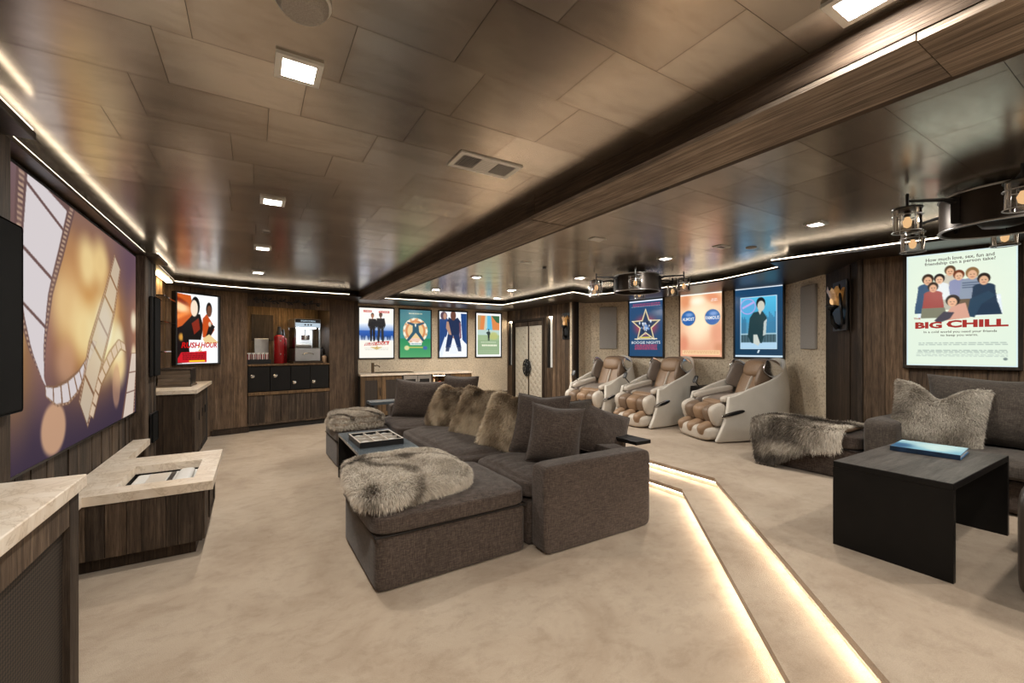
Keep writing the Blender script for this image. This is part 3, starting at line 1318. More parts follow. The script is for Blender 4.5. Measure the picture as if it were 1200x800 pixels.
sd = thing('smoke_detector', 'round pale smoke detector cut by the top edge', 'smoke detector', (.12, 1.37, ZC))
bm = NB()
lathe(bm, [(.07, 0), (.07, -.02), (.055, -.038), (.004, -.04)], n=28)
obj('body', bm, 'fabric_grey', sd, True, angle=40)
obj('base_ring', lathe(NB(), [(.078, 0), (.078, -.008), (.004, -.008)], n=28), 'white_gloss', sd, True, angle=40)
disc(4.26, 2.42, .05, .008, 'round flush ceiling speaker near the sofa cove', 'ceiling speaker', 'ceiling_speaker', 'fabric_grey')
q = obj('blank_plate', B(-.07, .07, -.05, .05, -.008, 0, .003), 'white_gloss', loc=(2.715, 2.97, ZC))
tag(q, 'pale square cover plate on the ceiling between beam and far fan', 'cover plate')
q = obj('motion_sensor', lathe(NB(), [(.025, 0), (.025, -.012), (.004, -.014)]), 'black', loc=(3.1, 4.35, ZC))
tag(q, 'small dark sensor dot on the ceiling left of the far fan', 'sensor')
q = obj('motion_sensor', lathe(NB(), [(.03, 0), (.03, -.006), (.004, -.008)]), 'steel', loc=(.088, 4.25, ZC))
tag(q, 'tiny round sensor between the second and third left downlights', 'sensor')


def vent(x, y, lx, ly, label, n=9, banks=3):
    t = thing('ceiling_vent', label, 'air vent', (x, y, ZC))
    bm = NB()
    f = .025
    for a in ((-lx / 2, lx / 2, -ly / 2, -ly / 2 + f), (-lx / 2, lx / 2, ly / 2 - f, ly / 2), (-lx / 2, -lx / 2 + f, -ly / 2 + f, ly / 2 - f), (lx / 2 - f, lx / 2, -ly / 2 + f, ly / 2 - f)):
        box(bm, *a, -.008, 0)
    obj('frame', bm, 'white_gloss', t)
    obj('backing', B(-lx / 2 + f, lx / 2 - f, -ly / 2 + f, ly / 2 - f, -.001, 0), 'gap', t)
    w = (lx - 2 * f) / banks
    for b in range(banks):
        xa = -lx / 2 + f + b * w
        for k in range(n):
            if b == 1:
                yy = -ly / 2 + f + (ly - 2 * f) * (k + .5) / n
                piece('louvre', 'white_gloss', t, (xa + w / 2, yy, -.004), (w - .008, (ly - 2 * f) / n * .75, .003))
            else:
                xx = xa + w * (k + .5) / n
                piece('louvre', 'steel', t, (xx, 0, -.004), (.004, ly - 2 * f, .006))
    return t


vent(1.09, 2.09, .37, .19, 'pale rectangular ceiling vent left of the beam')
vent(1.02, 6.95, .33, .12, 'small dark ceiling vent near the snack corner', 6)
vent(3.97, 2.55, .16, .1, 'small grey ceiling vent above the right lit poster', 5, 1)
vent(2.72, 4.2, .14, .07, 'thin grey ceiling vent right of the beam, far from the camera', 5, 1)

# ============================================================ left side
# the big picture
ps = thing('projection_screen', 'large wall screen showing curling film strips in gold and violet light', 'screen', (-.985, 4.034, .745), PI / 2)
cv = Canvas(340, 210, '5a4450')
cv.grad(0, 1, '7d6468', '453848')
cv.ell(.50, .40, .62, .62, 'c98a4e', .95, 1.0)
cv.ell(.55, .50, .45, .42, 'd99a52', .8, 1.0)
cv.ell(.08, .62, .16, .4, 'c8924e', .7, 1.0)
cv.ell(.22, .5, .12, .5, 'a2777a', .5, 1.0)
cv.ell(.95, .08, .30, .35, '6c5260', .9, 1.0)
cv.ell(1.0, .5, .16, .5, 'c98d68', .7, 1.0)
for bx, by, br, bc, ba in ((.48, .2, .11, 'ffe2a2', .9), (.59, .17, .11, 'ffdf9c', .85), (.35, .41, .15, 'f6d398', .85), (.46, .51, .13, 'ffe6a8', .85), (.63, .52, .20, 'fff0b8', 1), (.63, .47, .10, 'ffffff', .9),
                           (.78, .68, .12, 'ffdfa0', .95), (.77, .56, .10, 'fff2c4', .9), (.06, .55, .09, 'ffe3a0', .8), (.34, .65, .09, 'd9a98a', .6), (.36, .22, .12, 'd5a06a', .5), (.72, .33, .09, 'e0ae74', .6),
                           (.97, .42, .06, 'fff0d0', .9), (.97, .62, .05, 'ffe9c0', .8)):
    cv.ell(bx, by, br, br * 1.55, bc, ba, .75)
cv.ell(.268, .90, .075, .115, 'e2b28c', .85, .25)
cv.ell(.75, .80, .05, .14, 'd0a080', .6, .3)


def strip_between(L_, R_, n=90):
    def samp(p, t):
        d = [0]
        for a, b in zip(p, p[1:]):
            d.append(d[-1] + math.hypot(b[0] - a[0], b[1] - a[1]))
        t *= d[-1]
        for i in range(len(p) - 1):
            if t <= d[i + 1] + 1e-9:
                k = (t - d[i]) / (d[i + 1] - d[i] + 1e-9)
                return (p[i][0] + (p[i + 1][0] - p[i][0]) * k, p[i][1] + (p[i + 1][1] - p[i][1]) * k)
        return p[-1]
    return [samp(L_, i / n) for i in range(n + 1)], [samp(R_, i / n) for i in range(n + 1)]


def film(Lp, Rp, band, cell, cuts, al, perfL=True, perfR=True, bw=.16, npf=34, win='ece4e6', skew=0.0):
    """a strip of film between two edges: dark bands with bright perforations and pale frames between"""
    a, b = strip_between(Lp, Rp)
    n = len(a) - 1

    def at(i, s):
        i = max(0, min(n, i))
        k = int(i)
        f = i - k
        k2 = min(k + 1, n)
        p = (a[k][0] * (1 - f) + a[k2][0] * f, a[k][1] * (1 - f) + a[k2][1] * f)
        q = (b[k][0] * (1 - f) + b[k2][0] * f, b[k][1] * (1 - f) + b[k2][1] * f)
        return (p[0] + (q[0] - p[0]) * s, p[1] + (q[1] - p[1]) * s)
    m = 24
    cv.poly([at(n * i / m, 0) for i in range(m + 1)] + [at(n * i / m, 1) for i in range(m, -1, -1)], band, al)
    cs = [0] + list(cuts) + [1]
    for c0, c1 in zip(cs, cs[1:]):
        i0, i1 = n * c0 + .8, n * c1 - .8
        if i1 <= i0:
            continue
        K = 6
        dl, dr = -skew * n * (.5 - bw), skew * n * (.5 - bw)
        cv.poly([at(i0 + dl + (i1 - i0) * k / K, bw) for k in range(K + 1)] + [at(i0 + dr + (i1 - i0) * k / K, 1 - bw) for k in range(K, -1, -1)], win, cell)
    for k in range(npf):
        i0 = n * (k + .25) / npf
        i1 = n * (k + .75) / npf
        for on, s0, s1 in ((perfL, bw * .25, bw * .75), (perfR, 1 - bw * .75, 1 - bw * .25)):
            if on:
                cv.poly([at(i0, s0), at(i1, s0), at(i1, s1), at(i0, s1)], 'd8b69a', .75)


# hanging curl on the left, its turned-up tail, and the two strips on the right
film([(.10, -.02), (.085, .33), (.105, .47), (.15, .60), (.205, .70), (.23, .745)], [(.40, -.02), (.325, .21), (.262, .385), (.228, .567), (.218, .713), (.235, .745)], '6f5654', .95, (.12, .40, .64), .85, bw=.15, npf=40, skew=.16)
film([(.222, .728), (.272, .735), (.34, .719), (.417, .685), (.474, .634), (.52, .55)], [(.225, .77), (.283, .82), (.352, .825), (.417, .785), (.47, .70), (.56, .56)], '8c6a52', .9, [i / 9 for i in range(1, 9)], .85, False, True, .13, 24)
film([(.727, .071), (.626, .29), (.489, .56), (.459, .669), (.417, .824)], [(.80, .14), (.735, .40), (.62, .66), (.52, .90), (.483, .96)], '8f6c50', .62, (.16, .32, .48, .64, .84), .6, True, True, .14, 46, 'fff3d8')
film([(.49, .90), (.571, .716), (.665, .609), (.772, .535), (.85, .56)], [(.53, .93), (.60, .78), (.70, .68), (.80, .60), (.87, .62)], '9a7450', .8, [i / 9 for i in range(1, 9)], .6, True, False, .16, 36, 'f4dcc0')
film([(.93, .62), (.875, .80), (.80, 1.02)], [(1.03, .62), (1.0, .82), (.98, 1.02)], '8a6450', .85, (.3, .6), .7, False, True, .12, 20, 'f4e4d4')
print_mesh('picture', cv, 2.66, 1.48, 'screen', ps, (0, -.012, .01))
bm = NB()
box(bm, -1.345, 1.345, -.016, .0, 0, .012)
box(bm, -1.345, 1.345, -.016, .0, 1.488, 1.5)
box(bm, -1.345, -1.33, -.016, .0, .012, 1.488)
box(bm, 1.33, 1.345, -.016, .0, .012, 1.488)
obj('frame', bm, 'black', ps)
obj('back_board', B(-1.34, 1.34, -.010, .003, .005, 1.495), 'black', ps)


def wall_speaker(y, z0, h, w, label, d=.045):
    t = thing('wall_speaker', label, 'speaker', (-.90, y, z0), PI / 2)
    obj('cabinet', B(-w / 2, w / 2, -d * .7, -.001, 0, h, .006), 'black', t)
    obj('grille', B(-w / 2 + .004, w / 2 - .004, -d, -d * .7, .004, h - .004, .014, 3), 'cloth_black', t)


wall_speaker(5.68, 1.075, .81, .31, 'slim black speaker high on the far pilaster beside the screen')
wall_speaker(2.52, 1.085, .80, .31, 'slim black speaker on the near pilaster at the left edge')
wall_speaker(5.70, .40, .30, .30, 'low black speaker panel at the foot of the far pilaster', .02)

# near console: stone top, barn frame round a grille
C = thing('media_console', 'stone-topped barn wood console with woven grille front at the lower left edge', 'console', (-.99, 1.0, 0))
obj('stone_top', B(0, .43, -2.2, 1.29, .82, .87, .004), 'stone', C)
obj('carcass', B(.01, .385, -2.19, 1.255, 0, .82), 'gap', C)
xs = .385
for y0, y1 in ((-2.19, -.9), (-.9, .18), (.18, 1.255)):
    # frame of each bay
    piece('stile', 'barn', C, (xs + .015, y1 - .045, .41), (.03, .088, .818))
    piece('stile', 'barn', C, (xs + .015, y0 + .045, .41), (.03, .088, .818))
    piece('rail', 'barn', C, (xs + .014, (y0 + y1) / 2, .765), (.028, y1 - y0 - .18, .108))
    piece('rail', 'barn', C, (xs + .014, (y0 + y1) / 2, .05), (.028, y1 - y0 - .18, .1))
    obj('grille', B(xs, xs + .010, y0 + .09, y1 - .09, .1, .71), 'grille', C)
x = .012
while x < .38:
    w = min(.13, .4 - x)
    piece('plank', 'barn', C, (x + w / 2, 1.268, .41), (w - .003, .02, .818))
    x += w

# low bench under the screen with its projector well
Bn = thing('media_bench', 'low stone-topped barn wood bench jutting out under the screen', 'console', (-.99, 3.44, 0))
sx, sy = .755, 1.03
wx0, wx1, wy0, wy1 = .24, .64, .16, .70
bm = NB()
T0, T1 = .428, .485
box(bm, .0, wx0, 0, sy, T0, T1)
box(bm, wx1, sx, 0, sy, T0, T1)
box(bm, wx0, wx1, 0, wy0, T0, T1)
box(bm, wx0, wx1, wy1, sy, T0, T1)
box(bm, 0, .125, sy, 1.92, T0, T1)
box(bm, 0, .125, -.75, 0, T0, T1)
bmesh.ops.remove_doubles(bm, verts=bm.verts, dist=1e-5)
obj('stone_top', bm, 'stone', Bn)
bm = NB()
box(bm, .01, sx - .07, .04, sy - .05, .10, .18)
box(bm, .01, .23, .04, sy - .05, .18, .427)
box(bm, .65, sx - .07, .04, sy - .05, .18, .427)
box(bm, .23, .65, .04, .15, .18, .427)
box(bm, .23, .65, .71, sy - .05, .18, .427)
obj('carcass', bm, 'gap', Bn)
obj('toe_kick', B(.01, sx - .10, .10, sy - .1, 0, .10), 'barn_dark', Bn)
x = .0
for w in (.13, .085, .10, .07, .12, .06, .128):
    piece('plank', 'barn', Bn, (x + w / 2 + .005, .028, .262), (w - .003, .024 - rnd.uniform(0, .006), .328))
    x += w
yy = .04
for w in (.16, .19, .14, .22, .205):
    piece('plank', 'barn', Bn, (sx - .058, yy + w / 2, .262), (.024 - rnd.uniform(0, .006), w - .003, .328))
    yy += w
bm = NB()
for a in ((.30, .72, .15, .165), (.30, .72, .385, .40), (.30, .315, .165, .385), (.705, .72, .165, .385)):
    box(bm, sx - .046, sx - .038, a[0], a[1], a[2], a[3])
obj('door_edge', bm, 'barn', Bn)
pj = thing('projector', 'white short-throw projector sunk in the opening of the low stone bench', 'projector', (-.99 + .44, 3.44 + .43, .225))
bm = NB()
box(bm, -.185, .185, -.25, .25, 0, .20, .02, 3)
obj('case', bm, 'white_gloss', pj)
obj('lens_slot', B(.02, .05, -.19, .20, .199, .207, .003), 'black', pj)
obj('lens_hood', blob(NB(), (.12, .0, .20), (.05, .21, .035), 4, 8), 'white_gloss', pj, True)
obj('front_panel', B(-.10, .012, -.2, .21, .199, .205, .002), 'pale_leather', pj)
bm = NB()
box(bm, -.03, .0, -.23, .24, .19, .212)
# far console by the corner
Fc = thing('media_console', 'stone-topped barn wood console in the far left corner below the lit poster', 'console', (-1.18, 6.25, 0))
obj('stone_top', prism(NB(), [(.125, 0), (.60, .0), (.63, 1.62), (.36, 1.52), (.125, 1.36)], .825, .87), 'stone', Fc)
obj('carcass', prism(NB(), [(.13, .05), (.55, .05), (.58, 1.58), (.36, 1.48), (.13, 1.30)], 0, .825), 'gap', Fc)
x = .18
for w in (.10, .07, .11, .095):
    piece('plank', 'barn_dark', Fc, (x + w / 2, .038, .412), (w - .003, .024, .82))
    x += w
piece('plank', 'barn_dark', Fc, (.155, .04, .412), (.045, .02, .82))
yy = .05
for w in (.10, .34, .05, .34, .05, .34, .31):
    if w > .3:
        d_ = obj('door', B(.553, .575, yy + .003, yy + w - .003, .09, .81), 'barn', Fc)
        obj('handle', B(.575, .585, yy + w - .04, yy + w - .028, .45, .56), 'black', d_)
    else:
        piece('stile', 'barn', Fc, (.562, yy + w / 2, .412), (.024, w - .003, .82))
    yy += w
bxw = thing('wooden_box', 'long low grained wooden box lying on the far left console', 'box', (-.83, 7.02, .87), -.04)
obj('base_board', B(-.215, .15, -.22, .22, 0, .018), 'box_wood', bxw)
for k in range(4):
    piece('slat', 'box_wood', bxw, (-.03, 0, .042 + k * .047), (.33 - (k % 2) * .006, .40, .044))
obj('lid', B(-.205, .142, -.207, .207, .208, .232, .004), 'barn', bxw)
obj('end_panel', B(.136, .142, -.19, .19, .022, .204), 'black', bxw)
# small things on the lit shelves
for z in (1.32, 1.68, 1.99):
    s = obj('glass_shelf', B(-.07, .07, -.42, .42, -.006, .006), 'glass', loc=(-.985, 6.9, z))
    tag(s, {1.32: 'lowest', 1.68: 'middle', 1.99: 'top'}[z] + ' clear glass shelf in the lit niche beside the left poster', 'shelf', 'glass shelves in the corner niche')
s = obj('niche_light', B(-.03, .03, -.45, .45, -.01, .0), 'shelf_lamp', loc=(-.985, 6.9, 2.258))
tag(s, 'warm lamp strip under the cove in the corner niche', 'lamp')


# ============================================================ prints on the walls
def poster(name, label, pos, rz, w, h, cv, mat='print', frame='black', fw=.025, group='framed posters', depth=.035, glow=None):
    """framed print; pos = bottom centre of the frame on the wall"""
    t = thing(name, label, 'poster', pos, rz, group)
    bm = NB()
    box(bm, -w / 2, w / 2, -depth, -.001, 0, fw, .003)
    box(bm, -w / 2, w / 2, -depth, -.001, h - fw, h, .003)
    box(bm, -w / 2, -w / 2 + fw, -depth, -.001, fw, h - fw, .003)
    box(bm, w / 2 - fw, w / 2, -depth, -.001, fw, h - fw, .003)
    obj('frame', bm, frame, t)
    obj('back_panel', B(-w / 2 + .005, w / 2 - .005, -.012, -.001, .005, h - .005), 'black', t)
    print_mesh('print', cv, w - 2 * fw, h - 2 * fw, mat, t, (0, -depth * .6, fw))
    t['iw'] = w - 2 * fw
    return t, (w - 2 * fw), (h - 2 * fw), fw, -depth * .6 - .003


# ---- left corner: two figures on white, big red title
cv = Canvas(96, 140, 'fbfdff')
cv.poly([(0, 0), (.34, .02), (.42, .30), (.30, .42), (0, .52)], 'c85a20')
cv.ell(.12, .2, .3, .12, 'ffd7a0', .9, .8, .2)
cv.ell(.05, .33, .35, .06, 'f08a40', .9, .8, -.25)
cv.ell(.10, .1, .3, .05, '701c08', .8, .8, .3)
cv.poly([(0, .5), (.28, .42), (.32, .98), (0, 1)], '140a0a')
cv.ell(.12, .62, .08, .08, 'e0a040', .9, .7)
cv.poly([(.14, .46), (.40, .28), (.56, .28), (.64, .46), (.58, .66), (.16, .66)], '14100f')
cv.poly([(.36, .42), (.52, .34), (.56, .5), (.42, .58)], '9c2a16', .8)
cv.ell(.45, .17, .105, .14, '101010')
cv.ell(.42, .20, .085, .12, 'efd9c2')
cv.poly([(.62, .34), (.72, .27), (.86, .40), (.92, .5), (.80, .62), (.62, .62)], 'c04a18')
cv.poly([(.80, .40), (.93, .45), (.84, .58), (.70, .60)], '1a1414')
cv.ell(.78, .20, .075, .105, '191210')
cv.ell(.785, .225, .06, .085, '6b4330')
cv.ell(.80, .42, .05, .05, 'e9d3bb', .9, .5)
cv.poly([(.62, .64), (.78, .57), (1.0, .68), (1, .7), (.7, .72)], 'e6c890')
cv.poly([(.05, .92), (.12, .84), (.72, .82), (.72, .985), (.05, .985)], 'c81424')
cv.rect(.30, .955, .68, .975, 'f2d21c')
cv.smudge_lines(.14, .70, (.855, .88, .905, .93), '4a0810', .012, .9, 3)
t, pw, ph, fw, py = poster('lightbox_poster', 'brightly backlit poster of two men on white in the far left corner', (-.756, 7.882, 1.115), ang((.65, .56)), .66, 1.06, cv, fw=.022, depth=.09, group='backlit posters')
lettering('RUSH', t, -.10, fw + ph * .265, .27, .085, 'd11a1a', py - .002, .035, shear=.2)
lettering('HOUR', t, .17, fw + ph * .27, .25, .085, 'd11a1a', py - .002, .035, shear=.2)
lettering('2', t, .03, fw + ph * .215, .06, .075, 'e0b020', py - .004, .01)

# ---- back wall, four posters
cvA = Canvas(80, 120, 'f6f2e8')
cvA.grad(.30, .55, 'f2f4f6', '2a5fb4')
cvA.grad(.45, .60, '2a5fb4', '16458f')
cvA.grad(.56, .66, '1b4a94', 'e4e8ee')
for k in range(16):
    cvA.rect(k / 16, .55 + .03 * ((k * 7) % 5) / 5, k / 16 + .035, .64, '22365c' if k % 3 else 'd6dbe6', .7)
cvA.rect(0, .65, 1, 1, 'f4efe4')
cvA.person(.38, .10, .57, 'a06a4c', '16100e', '141417', '18181c', .95, .12, 1.5)
cvA.person(.62, .08, .60, '5e3b2a', '120c0a', '17171a', '2a2c30', 1.0, .30, 1.5)
cvA.poly([(.18, .70), (.88, .66), (.84, .735), (.14, .755)], 'c22020')
cvA.poly([(.30, .78), (.68, .78), (.50, .84)], 'c9a24a', .7)
cvA.smudge_lines(.15, .85, (.80, .83), '9aa79a', .012, .5, 4)
cvA.rect(.12, .045, .36, .085, 'c22020')
cvA.rect(.56, .05, .88, .09, 'c22020')
t, pw, ph, fw, py = poster('framed_poster', 'poster of two men in black against a blue skyline, leftmost on the back wall', (2.16, 8.999, 1.14), 0, .74, 1.07, cvA, group='framed posters on the back wall')
lettering('CHAN', t, -.18, fw + ph * .935, .14, .03, 'f4e4d8', py, .02)
lettering('TUCKER', t, .15, fw + ph * .93, .20, .03, 'f4e4d8', py, .02)
lettering('RUSH HOUR', t, .0, fw + ph * .285, .46, .06, 'f7ece0', py, .045, shear=.2, rotz=.03)
lettering('2', t, .0, fw + ph * .225, .05, .06, 'd0a030', py, .01)

cvB = Canvas(80, 120, '3f7f86')
cvB.grad(0, .6, '44757f', '3f8f8c')
cvB.grad(.6, 1, '2f8a5a', '55a06a')
cvB.ell(.5, .44, .40, .27, 'e9dcc0')
cvB.ell(.5, .44, .33, .225, 'd08a5a')
cvB.ell(.5, .44, .26, .18, 'e6c690')
cvB.ell(.5, .66, .24, .07, 'e9c8b8', .9)
for k in range(22):
    a = 2 * PI * k / 22
    cvB.ell(.5 + .37 * math.cos(a), .44 + .25 * math.sin(a), .035, .024, 'd4a274' if k % 2 else 'f2ead6')
cvB.poly([(.24, .25), (.5, .29), (.78, .25), (.80, .28), (.58, .34), (.44, .34), (.22, .28)], '37566a')
cvB.poly([(.41, .31), (.60, .31), (.62, .46), (.80, .64), (.73, .66), (.51, .48), (.28, .66), (.20, .64), (.40, .46)], '34586a')
cvB.ell(.5, .23, .05, .04, 'd78f5c')
cvB.poly([(.47, .3), (.53, .3), (.5, .37)], 'f0ece0')
cvB.rect(.32, .68, .70, .74, 'eef2ec')
cvB.smudge_lines(.34, .68, (.70,), '4f7a86', .025, .7, 7)
cvB.ell(.22, .80, .10, .06, 'e8dca0', .9, .4)
cvB.ell(.82, .80, .09, .05, '4860b0', .8, .4)
cvB.rect(.28, .775, .74, .80, 'd9c65a', .8)
cvB.smudge_lines(.28, .72, (.065,), 'd7d4a8', .02, .8, 8)
poster('framed_poster', 'green poster with a ringed figure legs apart, second on the back wall', (2.985, 8.999, 1.14), 0, .73, 1.07, cvB, group='framed posters on the back wall')

cvC = Canvas(80, 120, 'f0f4fa')
cvC.poly([(.0, .17), (.26, .13), (.34, .2), (.28, .5), (.0, .9)], '28467c')
cvC.poly([(.78, .03), (1, .03), (1, .72), (.84, .62), (.80, .3)], '25467e')
cvC.ell(.16, .09, .12, .09, '5a4450')
cvC.ell(.20, .10, .06, .07, 'b58a76')
cvC.poly([(.34, .12), (.50, .18), (.66, .12), (.78, .22), (.72, .52), (.32, .52), (.28, .22)], '23304f')
cvC.ell(.5, .08, .10, .11, '6a4438')
cvC.poly([(.26, .22), (.33, .22), (.44, .52), (.56, .55), (.55, .60), (.40, .56), (.24, .36)], 'b58c76')
cvC.poly([(.72, .22), (.78, .24), (.80, .58), (.74, .60)], '7a5060')
cvC.poly([(.30, .50), (.50, .52), (.40, .80), (.22, .80)], '22345c')
cvC.poly([(.50, .52), (.72, .50), (.80, .80), (.64, .80)], '22345c')
cvC.poly([(.24, .78), (.38, .78), (.34, .88), (.22, .88)], '46506a')
cvC.poly([(.64, .78), (.80, .78), (.80, .88), (.68, .88)], '46506a')
cvC.poly([(.0, .90), (.20, .55), (.26, .60), (.10, 1), (0, 1)], 'e2eaf6')
cvC.smudge_lines(.36, .66, (.74, .78, .82, .86, .9), 'b8c4dc', .012, .7, 9)
poster('framed_poster', 'navy and white poster of a crouching player, third on the back wall', (3.865, 8.999, 1.14), 0, .72, 1.07, cvC, group='framed posters on the back wall')

cvD = Canvas(80, 120, 'f2f4f2')
cvD.rect(.06, .05, .94, .95, '9db58c')
cvD.rect(.06, .05, .94, .40, 'd8874e')
cvD.poly([(.06, .05), (.2, .05), (.14, .4), (.06, .4)], 'b99a6a')
cvD.poly([(.62, .05), (.94, .05), (.94, .22), (.82, .20)], '3f6a4a')
cvD.poly([(.40, .05), (.60, .05), (.66, .40), (.56, .50), (.40, .42), (.38, .3)], '62b8d8')
cvD.poly([(.36, .05), (.44, .05), (.44, .34), (.30, .42)], 'c9d8c4', .8)
cvD.rect(.06, .38, .94, .50, 'b9d0c8')
cvD.ell(.70, .52, .25, .12, 'b8bc74', .9, .5)
cvD.rect(.06, .62, .94, .95, '93ab86')
cvD.person(.50, .36, .27, '2d3a34', '24302c', '2a3a38', '26302e', 1.0, .05, 1.5)
cvD.poly([(.40, .44), (.50, .41), (.50, .44), (.40, .47)], '2a3a38')
cvD.smudge_lines(.18, .80, (.66,), 'dfe8cc', .014, .9, 12)
cvD.smudge_lines(.22, .84, (.72, .735), 'f0f0d8', .024, .9, 13)
cvD.smudge_lines(.12, .88, (.86, .9), 'c0ccae', .01, .6, 14)
poster('framed_poster', 'white-bordered orange and green poster with a tiny figure, rightmost on the back wall', (4.775, 8.999, 1.14), 0, .71, 1.07, cvD, group='framed posters on the back wall')

# ---- bowed wall, three lit posters
cvE = Canvas(96, 144, '27476e')
cvE.grad(0, 1, '2a4a70', '26486a')
cvE.ell(.5, .46, .50, .27, 'd8434a', .95, .9)
cvE.ell(.5, .46, .28, .20, 'f07060', .6, .9)


def star(cx, cy, r, ri, asp=1.45, rot=0):
    out = []
    for k in range(10):
        q = r if k % 2 == 0 else ri
        a = -PI / 2 + k * PI / 5 + rot
        out.append((cx + q * math.cos(a), cy + q * math.sin(a) / asp))
    return out


cvE.poly(star(.5, .46, .46, .19), 'e9dcb8')
cvE.poly(star(.5, .46, .41, .165), 'a8986c')
cvE.poly(star(.5, .46, .36, .15), '2c3c58')
sr = random.Random(4)
for k in range(34):
    a, q = sr.uniform(0, 2 * PI), sr.uniform(0, .2)
    cvE.ell(.5 + q * math.cos(a), .46 + q * math.sin(a) / 1.4, sr.uniform(.015, .03), sr.uniform(.012, .03), sr.choice(['dfe6f0', '6f93c8', 'cbb6a8', '1c2840', '8fb2d8']), .9)
cvE.rect(.34, .655, .64, .675, 'e3cf5a')
cvE.rect(.16, .682, .84, .70, 'e8dcc0')
cvE.smudge_lines(.16, .84, (.79, .815, .84, .865), 'c24a66', .017, .9, 15)
cvE.smudge_lines(.10, .92, (.055, .085), 'b0496a', .018, .9, 16)
cvE.smudge_lines(.05, .95, (.105,), 'dfe4ea', .008, .6, 17)
cvE.rect(0, 0, 1, .022, 'eef6ff')
p, rz = on_curve(6.18, 5.45)
t, pw, ph, fw, py = poster('lightbox_poster', 'dark blue lit poster with a big star on a red glow, leftmost of three', (p.x, p.y, 1.19), rz, .76, 1.08, cvE, group='backlit posters on the speckled wallpaper')
lettering('BOOGIE NIGHTS', t, 0, fw + ph * .245, pw * .86, .05, 'e6edf4', py, .01)

cvF = Canvas(96, 144, 'e8b890')
cvF.grad(0, 1, 'f0c89e', 'e6a888')
cvF.ell(.45, .42, .48, .52, 'fbe6c4', .95, .7)
cvF.ell(.12, .10, .22, .22, 'd8875c', .8, .8)
cvF.ell(.80, .08, .36, .14, 'e0906a', .9, .8, .3)
cvF.ell(.88, .62, .22, .30, 'df9a7c', .8, .8)
cvF.ell(.08, .80, .18, .22, 'd98a6c', .85, .8)
cvF.ell(.94, .86, .2, .12, 'cf8e6c', .8, .8)
cvF.ell(.42, .12, .26, .10, 'fdf3dc', .9, .9)
cvF.rect(.05, .90, .95, .97, 'f2d6a4', .8)
cvF.smudge_lines(.07, .93, (.91, .935), 'c07a58', .012, .7, 19)
for cx in (.20, .78):
    cvF.ell(cx, .385, .19, .13, 'e2c6a0')
    cvF.ell(cx, .385, .175, .12, '2a62a4')
    cvF.ell(cx + .02, .33, .14, .05, '8aa8d8', .8, .8)
    cvF.ell(cx, .44, .13, .05, '1d5aa8', .9, .8)
    cvF.ell(cx, .40, .12, .03, '44a0cc', .6, .8)
cvF.rect(0, 0, 1, .02, 'fffaf0')
cvF.smudge_lines(.74, .90, (.10, .125), 'f6f0ea', .014, .8, 20)
p, rz = on_curve(6.31, 4.41)
t, pw, ph, fw, py = poster('lightbox_poster', 'peach lit poster with two round blue discs, middle of three', (p.x, p.y, 1.20), rz, .76, 1.09, cvF, group='backlit posters on the speckled wallpaper', frame='bronze')
lettering('ALMOST', t, -.30 * pw, fw + ph * .60, pw * .30, .055, 'f2f8fc', py, .02)
lettering('FAMOUS', t, .28 * pw, fw + ph * .605, pw * .32, .055, 'f2f8fc', py, .02)

cvG = Canvas(96, 144, '1b3f5e')
cvG.grad(0, 1, '1d4466', '173a54')
cvG.rect(.115, .135, .885, .885, 'cfe6f4')
cvG.rect(.13, .145, .87, .875, '3a9ccc')
cvG.grad(.145, .5, '55bbe0', '3f9ac4', .13, .87)
cvG.grad(.5, .8, '4a92b8', '5a8ea4', .13, .87)
for k in range(9):
    cvG.rect(.60 + .03 * k, .36 + .025 * ((k * 5) % 4), .625 + .03 * k, .66, '2f6e94', .8)
for k in range(4):
    cvG.rect(.15 + .025 * k, .42 + .03 * (k % 2), .168 + .025 * k, .7, '2f6284', .8)
cvG.rect(.13, .66, .87, .68, '9fc0cc')
cvG.rect(.13, .68, .87, .80, '46626c')
for k in range(12):
    cvG.rect(.15 + .06 * k, .68, .165 + .06 * k, .80, '31464e')
cvG.rect(.13, .79, .87, .875, 'a9cbe2')
cvG.ell(.28, .27, .17, .115, 'a9a0dc')
cvG.ell(.28, .27, .15, .10, '56a6d6')
cvG.poly([(.15, .28), (.40, .20), (.42, .225), (.17, .305)], 'b7a6e0')
cvG.poly([(.40, .36), (.58, .34), (.68, .44), (.66, .62), (.58, .80), (.36, .80), (.28, .70), (.32, .44)], '1e3a40')
cvG.poly([(.40, .68), (.48, .68), (.54, .80), (.50, .84), (.40, .80)], 'c5ccc4')
cvG.poly([(.62, .5), (.68, .46), (.66, .68), (.60, .70)], 'b8c4c0')
cvG.ell(.555, .235, .095, .085, '151c20')
cvG.ell(.56, .275, .075, .075, 'c8c6b8')
cvG.poly([(.50, .34), (.58, .34), (.54, .40)], 'c8c6b8')
cvG.rect(0, 0, 1, .018, 'eaf6ff')
cvG.rect(0, .975, 1, 1, 'd0e4f2')
cvG.poly([(.50, .90), (.54, .895), (.51, .94), (.48, .94)], 'cfe0ea')
p, rz = on_curve(6.41, 3.53)
poster('lightbox_poster', 'navy-bordered lit poster of a man in a dark shirt, rightmost of three', (p.x, p.y, 1.205), rz, .71, 1.09, cvG, group='backlit posters on the speckled wallpaper')

